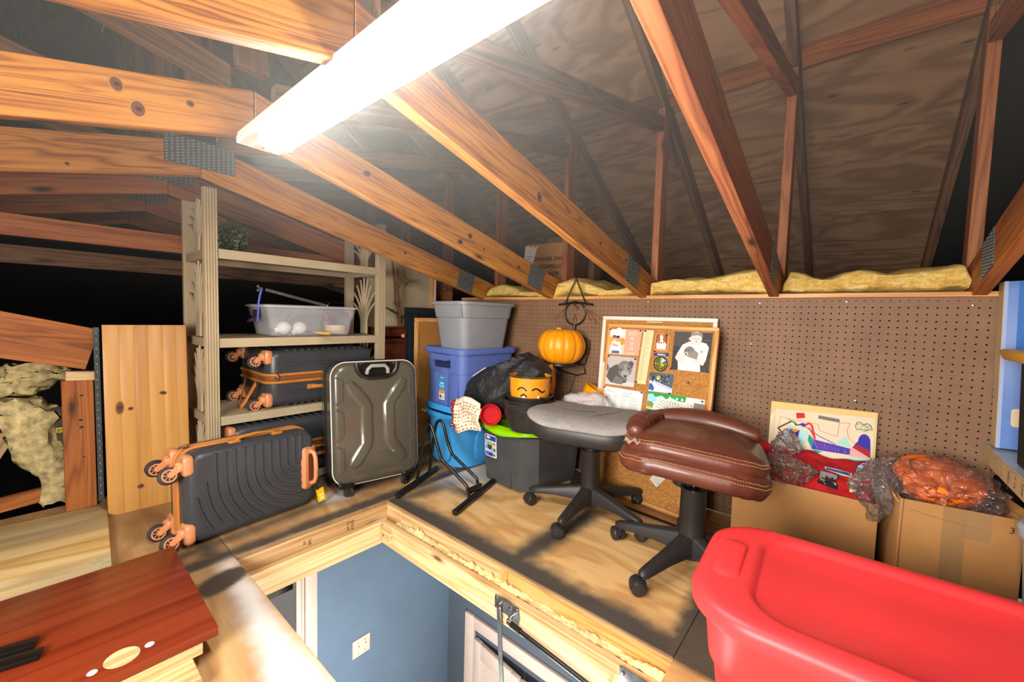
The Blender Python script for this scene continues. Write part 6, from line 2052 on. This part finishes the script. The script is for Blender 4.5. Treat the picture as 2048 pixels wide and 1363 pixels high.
q.poly([(.141, .159), (.162, .136), (.155, .098), (.138, .134)], '#1f8f94').poly([(.155, .098), (.19, .098), (.17, .085)], '#1f8f94')
q.poly([(.160, .141), (.276, .129), (.276, .104), (.154, .100)], '#4a3aa2')
for k in range(10): q.line([(.160 + .011 * k, .136 - .0015 * k), (.172 + .010 * k, .108)], .003, random.choice(['#8a3fa0', '#6a5ac0', '#3a34a0', '#9a5ab8']))
q.poly([(.257, .175), (.280, .133), (.229, .139)], '#a2d8cc')
cap = [(.300, .155)] + [(.318 + .018 * math.cos(t) - .002, .165 + .030 * math.sin(t)) for t in [PI * k / 10 for k in range(10, -1, -1)]] + [(.336, .134)]
q.poly([(.282, .136)] + cap[1:] , '#3430a0').poly([(.282, .136), (.296, .150), (.336, .134), (.337, .106)], '#a0242a').poly([(.276, .130), (.282, .136), (.335, .105), (.277, .100)], '#e8a4a0').poly([(.276, .098), (.33, .102), (.318, .085), (.277, .085)], '#9ed8d4')
sq = [(.286, .220), (.291, .238), (.301, .239), (.310, .230), (.320, .238), (.331, .232), (.337, .216), (.326, .216), (.316, .207), (.304, .212), (.292, .208)]
q.poly(sq, '#d8d6b4').line(sq + sq[:1], .0022, '#4a5a38')
for k in range(40):
    q.disc(rnd(.291, .331), rnd(.212, .234), .0014, '#5c6a48', 6)
q.build('crayon', Matrix.Translation((0, 0, .0004)), dr, mat=M['crayon'], local=True)

# ================================================================== open cartons on the floor
def open_carton(name, label, mw, sx, sy, h, mat, th=.005):
    c = thing(name, label, 'box', mw=mw)
    for nm, ce, d_ in (('bottom', (0, 0, .003), (sx, sy, .006)), ('side', (0, -sy / 2 + th / 2, h / 2), (sx, th, h)), ('side', (0, sy / 2 - th / 2, h / 2), (sx, th, h)),
                       ('side', (-sx / 2 + th / 2, 0, h / 2), (th, sy - 2 * th, h)), ('side', (sx / 2 - th / 2, 0, h / 2), (th, sy - 2 * th, h))):
        MB().box(ce, d_, bev=.0015).build(nm, mat, c, local=True)
    return c


f = frame((-.122, 1.968, 0), (1, .01, 0), z=(0, 0, 1))
cl_ = open_carton('open_carton', 'low open brown carton heaped with red clothes, under the drawing', f, .44, .265, .318, M['carton'])
RF = plain('red_fleece', '#b40f14', .9, var=.2, vscale=22, bump=.3, bscale=160)
def hs(u, v):
    x = -.325 + .405 * u
    y = 1.846 + .225 * v
    z = .300 + .09 * v + .022 * math.sin(PI * v) + .012 * math.sin(11 * u + 3 * v) * sstep(.25, .9, v) + .010 * fbm(u * 5, v * 5, 2) + .03 * sstep(.6, 1, v) * (1 - sstep(.0, .5, u))
    return Vector((x, y, z - .04 * sstep(.0, .12, .12 - v)))
rc = thing('red_clothes', 'heap of red clothing with sewn travel patches inside the low carton', 'clothes', (-.12, 1.96, .3))
mb = MB().grid(lambda u, v: hs(u, v), 60, 30)
mb.build('cloth', RF, rc, smooth=80, solid=.004)
def patch(nm, q):
    # q drawn in metres from the front left corner of the heap
    def wp(u, v, z):
        uu, vv = (u - .005) / .405, min(1, v / .26)
        p = hs(min(1, max(0, uu)), vv); p2 = hs(min(1, max(0, uu + .01)), vv); p3_ = hs(min(1, max(0, uu)), min(1, vv + .01))
        n = (p2 - p).cross(p3_ - p).normalized()
        return p + n * (.0035 + z * 2.5)
    # subdivide by building then bending: polygons are small enough
    return q.build(nm, Matrix(), rc, warp=wp)
q = Draw(); q.poly([(.258, .043), (.320, .042), (.317, .118), (.260, .114)], '#15204a').poly([(.262, .060), (.314, .058), (.313, .113), (.263, .110)], '#8e9094').poly([(.262, .060), (.270, .085), (.277, .070), (.283, .094), (.291, .074), (.300, .092), (.306, .078), (.314, .090), (.314, .058)], '#23242a').rect(.262, .044, .316, .066, '#1a1c26')
q.text('YOSEMITE', .2885, .0575, .0125, '#e0c23a', 'CENTER', bold=.0003, wide=.86).text('VALLEY', .289, .048, .0075, '#d8d8d0', 'CENTER', bold=.0002)
patch('yosemite_patch', q)
q = Draw(); q.poly([(.349, .085), (.424, .096), (.424, .062), (.352, .050)], '#c8d84a').poly([(.352, .082), (.421, .092), (.421, .065), (.355, .053)], '#e6e2dc').text('TEXAS', .357, .060, .023, '#3a3450', rot=.12, bold=.0006)
patch('texas_patch', q)
q = Draw(); q.poly([(.274, .143), (.310, .150), (.355, .149), (.356, .117), (.325, .124), (.278, .129)], '#e2e4e8').poly([(.277, .140), (.310, .146), (.352, .145), (.352, .121), (.322, .129), (.280, .132)], '#24508e').text('BEACH', .318, .131, .011, '#e8eef4', bold=.0003).line([(.28, .127), (.325, .121), (.352, .114)], .004, '#d8902c')
patch('blue_patch', q)
q = Draw(); q.poly([(.364, .167), (.368, .200), (.385, .222), (.398, .226), (.397, .180)], '#20406a').poly([(.368, .172), (.372, .198), (.387, .215), (.395, .218), (.394, .182)], '#a8d4e4').text('LAKE', .372, .188, .009, '#5a6a9a', bold=.0002)
patch('pale_blue_patch', q)
q = Draw(); q.disc(.378, .118, .024, '#dcd4cc', sy=.7).disc(.378, .118, .021, '#3a3230', sy=.66).text('San', .366, .113, .012, '#e8e4e0', bold=.0003)
patch('oval_patch', q)
q = Draw()
for k, c_ in enumerate(('#d8b02c', '#2f6a3a', '#d8d8d8', '#8a2a4a')): q.line([(.07 + .01 * j, .128 - .008 * k - .012 * math.sin(j / 6 * PI / 2) ) for j in range(8)], .004, c_)
patch('striped_trim', q)
cf = lambda p, s, seed, lab: None
def crumple(name, label, c, r, amp, seed, mat, nu=64, nv=36, flat=None, sharp=1.0):
    t = thing(name, label, 'wrapping', c)
    def fn(u, v):
        a = 2 * PI * u; tt_ = -PI / 2 + PI * v
        n = Vector((math.cos(a) * math.cos(tt_), math.sin(a) * math.cos(tt_), math.sin(tt_)))
        w1 = fbm(n.x * 2.2 + seed, n.y * 2.2, n.z * 2.2, 2)
        w2 = 1 - abs(fbm(n.x * 5 + seed, n.y * 5 + 4, n.z * 5, 3)) * 2
        qd = 1 + amp * w1 + amp * .45 * w2 * sharp
        p = Vector((r[0] * n.x * qd, r[1] * n.y * qd, r[2] * n.z * qd))
        if flat is not None: p.z = max(flat, p.z)
        return p
    MB().grid(fn, nu, nv).build('film', mat, t, local=True, smooth=40)
    return t
crumple('plastic_wrap', 'clear film bundle with a dried flower wreath on the red clothes', (-.175, 1.885, .352), (.085, .055, .050), .28, 3, M['film'])
wrth = thing('wreath_patch', 'small round green and orange embroidered wreath inside the left film bundle', 'ornament', (-.17, 1.88, .35))
mb = MB()
for k in range(60):
    a = rnd(0, 6.28); rr = .030 + rnd(-.007, .007)
    c = Vector((-.165 + rr * 1.3 * math.cos(a), 1.882 + rr * .5 * math.sin(a), .352 + rr * .7 * math.sin(a)))
    mb.mi = random.choice([0, 0, 1, 2])
    mb.lathe([(.001, -.004), (.005, 0), (.001, .004)], 6, Matrix.Translation(c) @ Matrix.Rotation(rnd(0, 3), 4, 'X'))
tag(mb.build('flowers', [plain('moss_green', '#5a7a3a', .8), plain('dull_orange', '#b06a3a', .8), plain('straw', '#b0a06a', .8)], wrth), kind='stuff')
crumple('plastic_wrap', 'thin twist of clear film standing against the drawing', (-.19, 2.02, .415), (.045, .03, .055), .35, 8, M['film'])
crumple('plastic_wrap', 'clear film bundle hanging over the gap between the two cartons', (.088, 1.86, .365), (.055, .06, .085), .35, 12, M['film'])

f = frame((.252, 1.945, 0), (.985, .165, 0), z=(0, 0, 1))
cr_ = open_carton('open_carton', 'taped open carton with a handwritten 3, holding the orange pail', f, .268, .30, .378, M['carton'])
tp = NT('brown_packing_tape'); tp.p(Base_Color=(.50, .31, .14), Roughness=.22, Alpha=.38)
MB().box((-.01, -.1507, .19), (.05, .0006, .376)).build('packing_tape', tp.m, cr_, local=True)
MB().box((.035, -.1511, .335), (.065, .0006, .085)).build('packing_tape', tp.m, cr_, local=True)
q = Draw(); q.text('3', .102, .335, .026, '#2a2018')
q.line([(-.126, .38), (-.128, .2), (-.127, .0)], .0012, '#3a2412').line([(-.112, .35), (-.06, .34), (.0, .333), (.05, .330)], .001, '#8a6030')
q.build('marker_writing', frame((0, -.1516, 0), (1, 0, 0), y=(0, 0, 1)), cr_, local=True)
for sgn, w_ in ((1, .05), (-1, .03)):
    MB().box((0, 0, 0), (.006, .28, w_), Matrix.Translation((sgn * (.137 + .004), .0, .372)) @ Matrix.Rotation(sgn * .5, 4, 'Y'), bev=.001).build('flap', M['carton'], cr_, local=True)
og = thing('orange_pail', 'orange pumpkin pail lying face up in clear film in the right carton', 'pail', mw=frame((.238, 1.925, .405), (.98, .1, -.08), z=(.05, -.42, .9)))
MB().lathe([(.001, -.06), (.06, -.06), (.095, -.02), (.105, .02), (.098, .045), (.085, .053), (.04, .058), (.001, .059)], 40, sx=1.08, sy=.90).build('body', plain('orange_plastic', '#f57614', .35), og, local=True, smooth=80)
mb = MB()
mb.tube([(.075 * math.cos(t) - .0, .065 * math.sin(t) - .0, .0568 - .004 * (abs(math.sin(t)))) for t in [math.radians(100 + 9 * k) for k in range(15)]], .0028, 6)
mb.build('groove', plain('orange_shadow', '#b8480a', .5), og, local=True)
crumple('plastic_wrap', 'large crumpled clear film bag around the orange pail', (.240, 1.925, .405), (.135, .115, .085), .20, 21, M['film'], 90, 50)

# ================================================================== red tote in the foreground
M['red'] = plain('red_tote_plastic', '#ee3a3e', 0.42, var=.04, vscale=4)
f = Matrix.Translation((.145, 1.088, 0)) @ Matrix.Rotation(math.radians(3), 4, 'Z')
rt = thing('red_tote', 'large red lidded storage tote in the right foreground', 'tote', mw=f)
def RR(a, b, z, r, dx=0.0): return [Vector((p[0] + dx, p[1], z)) for p in rrect(a, b, r, 12)]
MB().loft([RR(.32, .165, 0, .08), RR(.33, .172, .008, .085), RR(.352, .188, .20, .10), RR(.360, .196, .205, .10), RR(.372, .206, .318, .11), RR(.385, .217, .320, .12), RR(.385, .217, .328, .12)]).build('body', M['red'], rt, local=True, smooth=45)
LID = [(.396, .226, .318, .135), (.400, .230, .320, .138), (.401, .231, .340, .138), (.396, .226, .352, .134), (.386, .216, .358, .126), (.372, .203, .360, .115), (.300, .192, .360, .10), (.286, .180, .3575, .085), (.280, .174, .349, .08), (.274, .168, .346, .078), (.1, .06, .347, .03)]
secs = []
for a, b, z, r in LID:
    secs.append(RR(a, b, z, r))
MB().loft(secs).build('lid', M['red'], rt, local=True, smooth=50)
for s in (-1, 1):
    mb = MB().loft([[Vector((s * (.338 + p[0] * k), p[1] * k, z)) for p in rrect(.022, .075, .018, 5)] for k, z in ((1.25, .3595), (1.1, .3645), (.95, .3665), (.7, .367))])
    mb.build('grip_pad', M['red'], rt, local=True, smooth=60)
for s in (-1, 1):
    for x in (-.2, .2): MB().box((x, s * .188, .11), (.12, .02, .20), bev=.008).build('body_panel', M['red'], rt, local=True)

# ================================================================== shelf and boxes at the right edge
sh = thing('storage_shelf', 'particle board shelf with a pale laminate top at the right edge', 'shelf', (.68, 1.80, .47))
MB().box((.69, 1.79, .4975), (.635, .68, .047)).build('core', M['particle'], sh)
MB().box((.69, 1.79, .5225), (.635, .68, .003)).build('laminate_top', plain('pale_blue_laminate', '#b9c4d0', .3), sh)
mb = MB().box((.3718, 1.79, .492), (.0018, .68, .05))
mb.build('edge_band', plain('pale_edge_paper', '#c9ad7c', .7, var=.12, vscale=30), sh)
q = Draw()
for i, tx in enumerate(('SHELF 48', 'C 1-2', 'ZX45')): q.text(tx, .29 + .065 * i, .044 - .0 * i, .014, '#4a3c28', rot=-PI / 2, bold=.0003)
q.build('printing', frame((.3706, 2.13, .467), (0, -1, 0), y=(0, 0, 1)), sh)
MB().box((.99, 1.80, .237), (.03, .66, .474)).build('end_panel', M['particle'], sh)
MB().box((.70, 2.125, .45), (.62, .025, .045)).build('cleat', M['oldpine'], sh)
BM = Matrix.Translation((.384, 2.062, .5245)) @ Matrix.Rotation(math.radians(-1.6), 4, 'Y')
bb = thing('blue_carton', 'tall blue printed carton standing on the right shelf', 'box', mw=BM)
M['bluecard'] = plain('blue_printed_card', '#5f84c6', .45, var=.08, vscale=6)
MB().box((.186, .033, .281), (.368, .066, .55), bev=.002).build('body', M['bluecard'], bb, local=True)
MB().box((-.0002, .033, .281), (.0024, .064, .549)).build('plain_side', plain('raw_card_edge', '#cbb489', .8), bb, local=True)
q = Draw(); q.rect(.03, .30, .37, .55, '#2f6fc0').poly(rrect(.03, .030, .010, 4, .058, .105), '#e2cfa8').rect(.05, .20, .37, .29, '#28304e').rect(.0, .0, .008, .55, '#9fb2dc')
q.build('printing', frame((0, -.0004, .006), (1, 0, 0), y=(0, 0, 1)), bb, local=True)
yt = thing('lidded_bin', 'black bin with a yellow lid standing in front of the blue carton', 'bin', (.56, 1.785, .524))
MB().loft([[Vector((.575 + p[0], 1.785 + p[1], z)) for p in rrect(a, b, .03, 4)] for a, b, z in ((.180, .11, .5245), (.184, .113, .53), (.193, .122, .835))]).build('body', M['black'], yt)
MB().loft([[Vector((.558 + p[0], 1.79 + p[1], z)) for p in rrect(a, b, .035, 4)] for a, b, z in ((.205, .134, .832), (.210, .138, .836), (.218, .146, .858), (.21, .138, .864), (.19, .12, .864), (.185, .115, .858))]).build('lid', plain('yellow_lid', '#d8a800', .35), yt)
tb = thing('pale_tub', 'pale bluish plastic tub on the floor under the right shelf', 'tub', (.50, 1.72, 0))
MB().lathe([(.001, 0), (.085, 0), (.095, .02), (.115, .36), (.125, .365), (.128, .39), (.12, .40), (.02, .40), (.001, .40)], 32).build('body', plain('pale_blue_plastic', '#a8b4be', .4), tb, local=True)

# ================================================================== attic ladder hardware
YF = 1.057
hw = thing('hinge_bracket', 'zinc ladder bracket with a folding arm on the hatch frame', 'bracket', (-.87, YF, -.10))
pl = [(-.931, -.078), (-.90, -.075), (-.862, -.080), (-.822, -.075), (-.815, -.112), (-.822, -.142), (-.845, -.142), (-.87, -.125), (-.93, -.122)]
MB().prism([(p[0], p[1]) for p in pl], 0, .004, frame((0, YF, 0), (1, 0, 0), y=(0, 0, 1))).build('plate', M['steel'], hw)
for x, z in ((-.922, -.087), (-.922, -.112), (-.858, -.090), (-.83, -.088)):
    MB().lathe([(.001, 0), (.0055, 0), (.005, .002), (.001, .003)], 10, frame((x, YF - .004, z), (1, 0, 0), z=(0, -1, 0))).build('screw', M['chrome'], hw)
MB().lathe([(.001, 0), (.010, 0), (.010, .012), (.006, .014), (.001, .014)], 14, frame((-.903, YF - .004, -.098), (1, 0, 0), z=(0, -1, 0))).build('pivot', M['chrome'], hw)
board('arm', M['steel'], (-.905, YF - .012, -.090), (-.860, YF - .012, -.62), (1, 0, 0), .020, .004, hw, bev=.0008)
MB().tube([(-.846, YF - .002, -.115), (-.846, YF - .030, -.118)], .007, 10).build('ball_stud', M['chrome'], hw)
gs = thing('gas_strut', 'black gas strut slanting down beside the zinc arm of the hatch ladder', 'strut', (-.83, YF - .03, -.12))
MB().tube([(-.846, YF - .030, -.118), (-.828, YF - .030, -.120), (-.82, YF - .03, -.1215)], [.008, .008, .005], 10).build('rod_end', M['chrome'], gs)
MB().tube([(-.832, YF - .03, -.1205), (-.79, YF - .03, -.1245)], .0095, 12).build('collar', M['black'], gs)
MB().tube([(-.79, YF - .03, -.1245), (-.525, YF - .03, -.149)], .0078, 14).build('cylinder', M['blacksteel'], gs)
MB().tube([(-.525, YF - .03, -.149), (-.50, YF - .03, -.1515), (-.495, YF - .005, -.152)], .007, 10).build('lower_end', M['chrome'], gs)
h2 = thing('corner_plate', 'flat zinc corner plate near the hinge end of the hatch frame', 'plate', (-.42, YF, -.1))
MB().box((-.41, YF - .002, -.105), (.085, .004, .095), bev=.001).build('plate', M['steel'], h2)
for x, z in ((-.44, -.072), (-.38, -.075), (-.44, -.14)):
    MB().lathe([(.001, 0), (.006, 0), (.005, .002), (.001, .003)], 10, frame((x, YF - .004, z), (1, 0, 0), z=(0, -1, 0))).build('screw', M['chrome'], h2)
kb = thing('corner_block', 'small wood block with a bolt in the far corner of the hatch frame', 'block', (-1.62, 1.04, -.11))
board('block', M['pale'], (-1.652, 1.048, -.115), (-1.572, 1.048, -.115), Zv, .045, .016, kb)
MB().lathe([(.001, 0), (.008, 0), (.007, .004), (.001, .005)], 10, frame((-1.625, 1.040, -.115), (1, 0, 0), z=(0, -1, 0))).build('bolt', M['chrome'], kb)
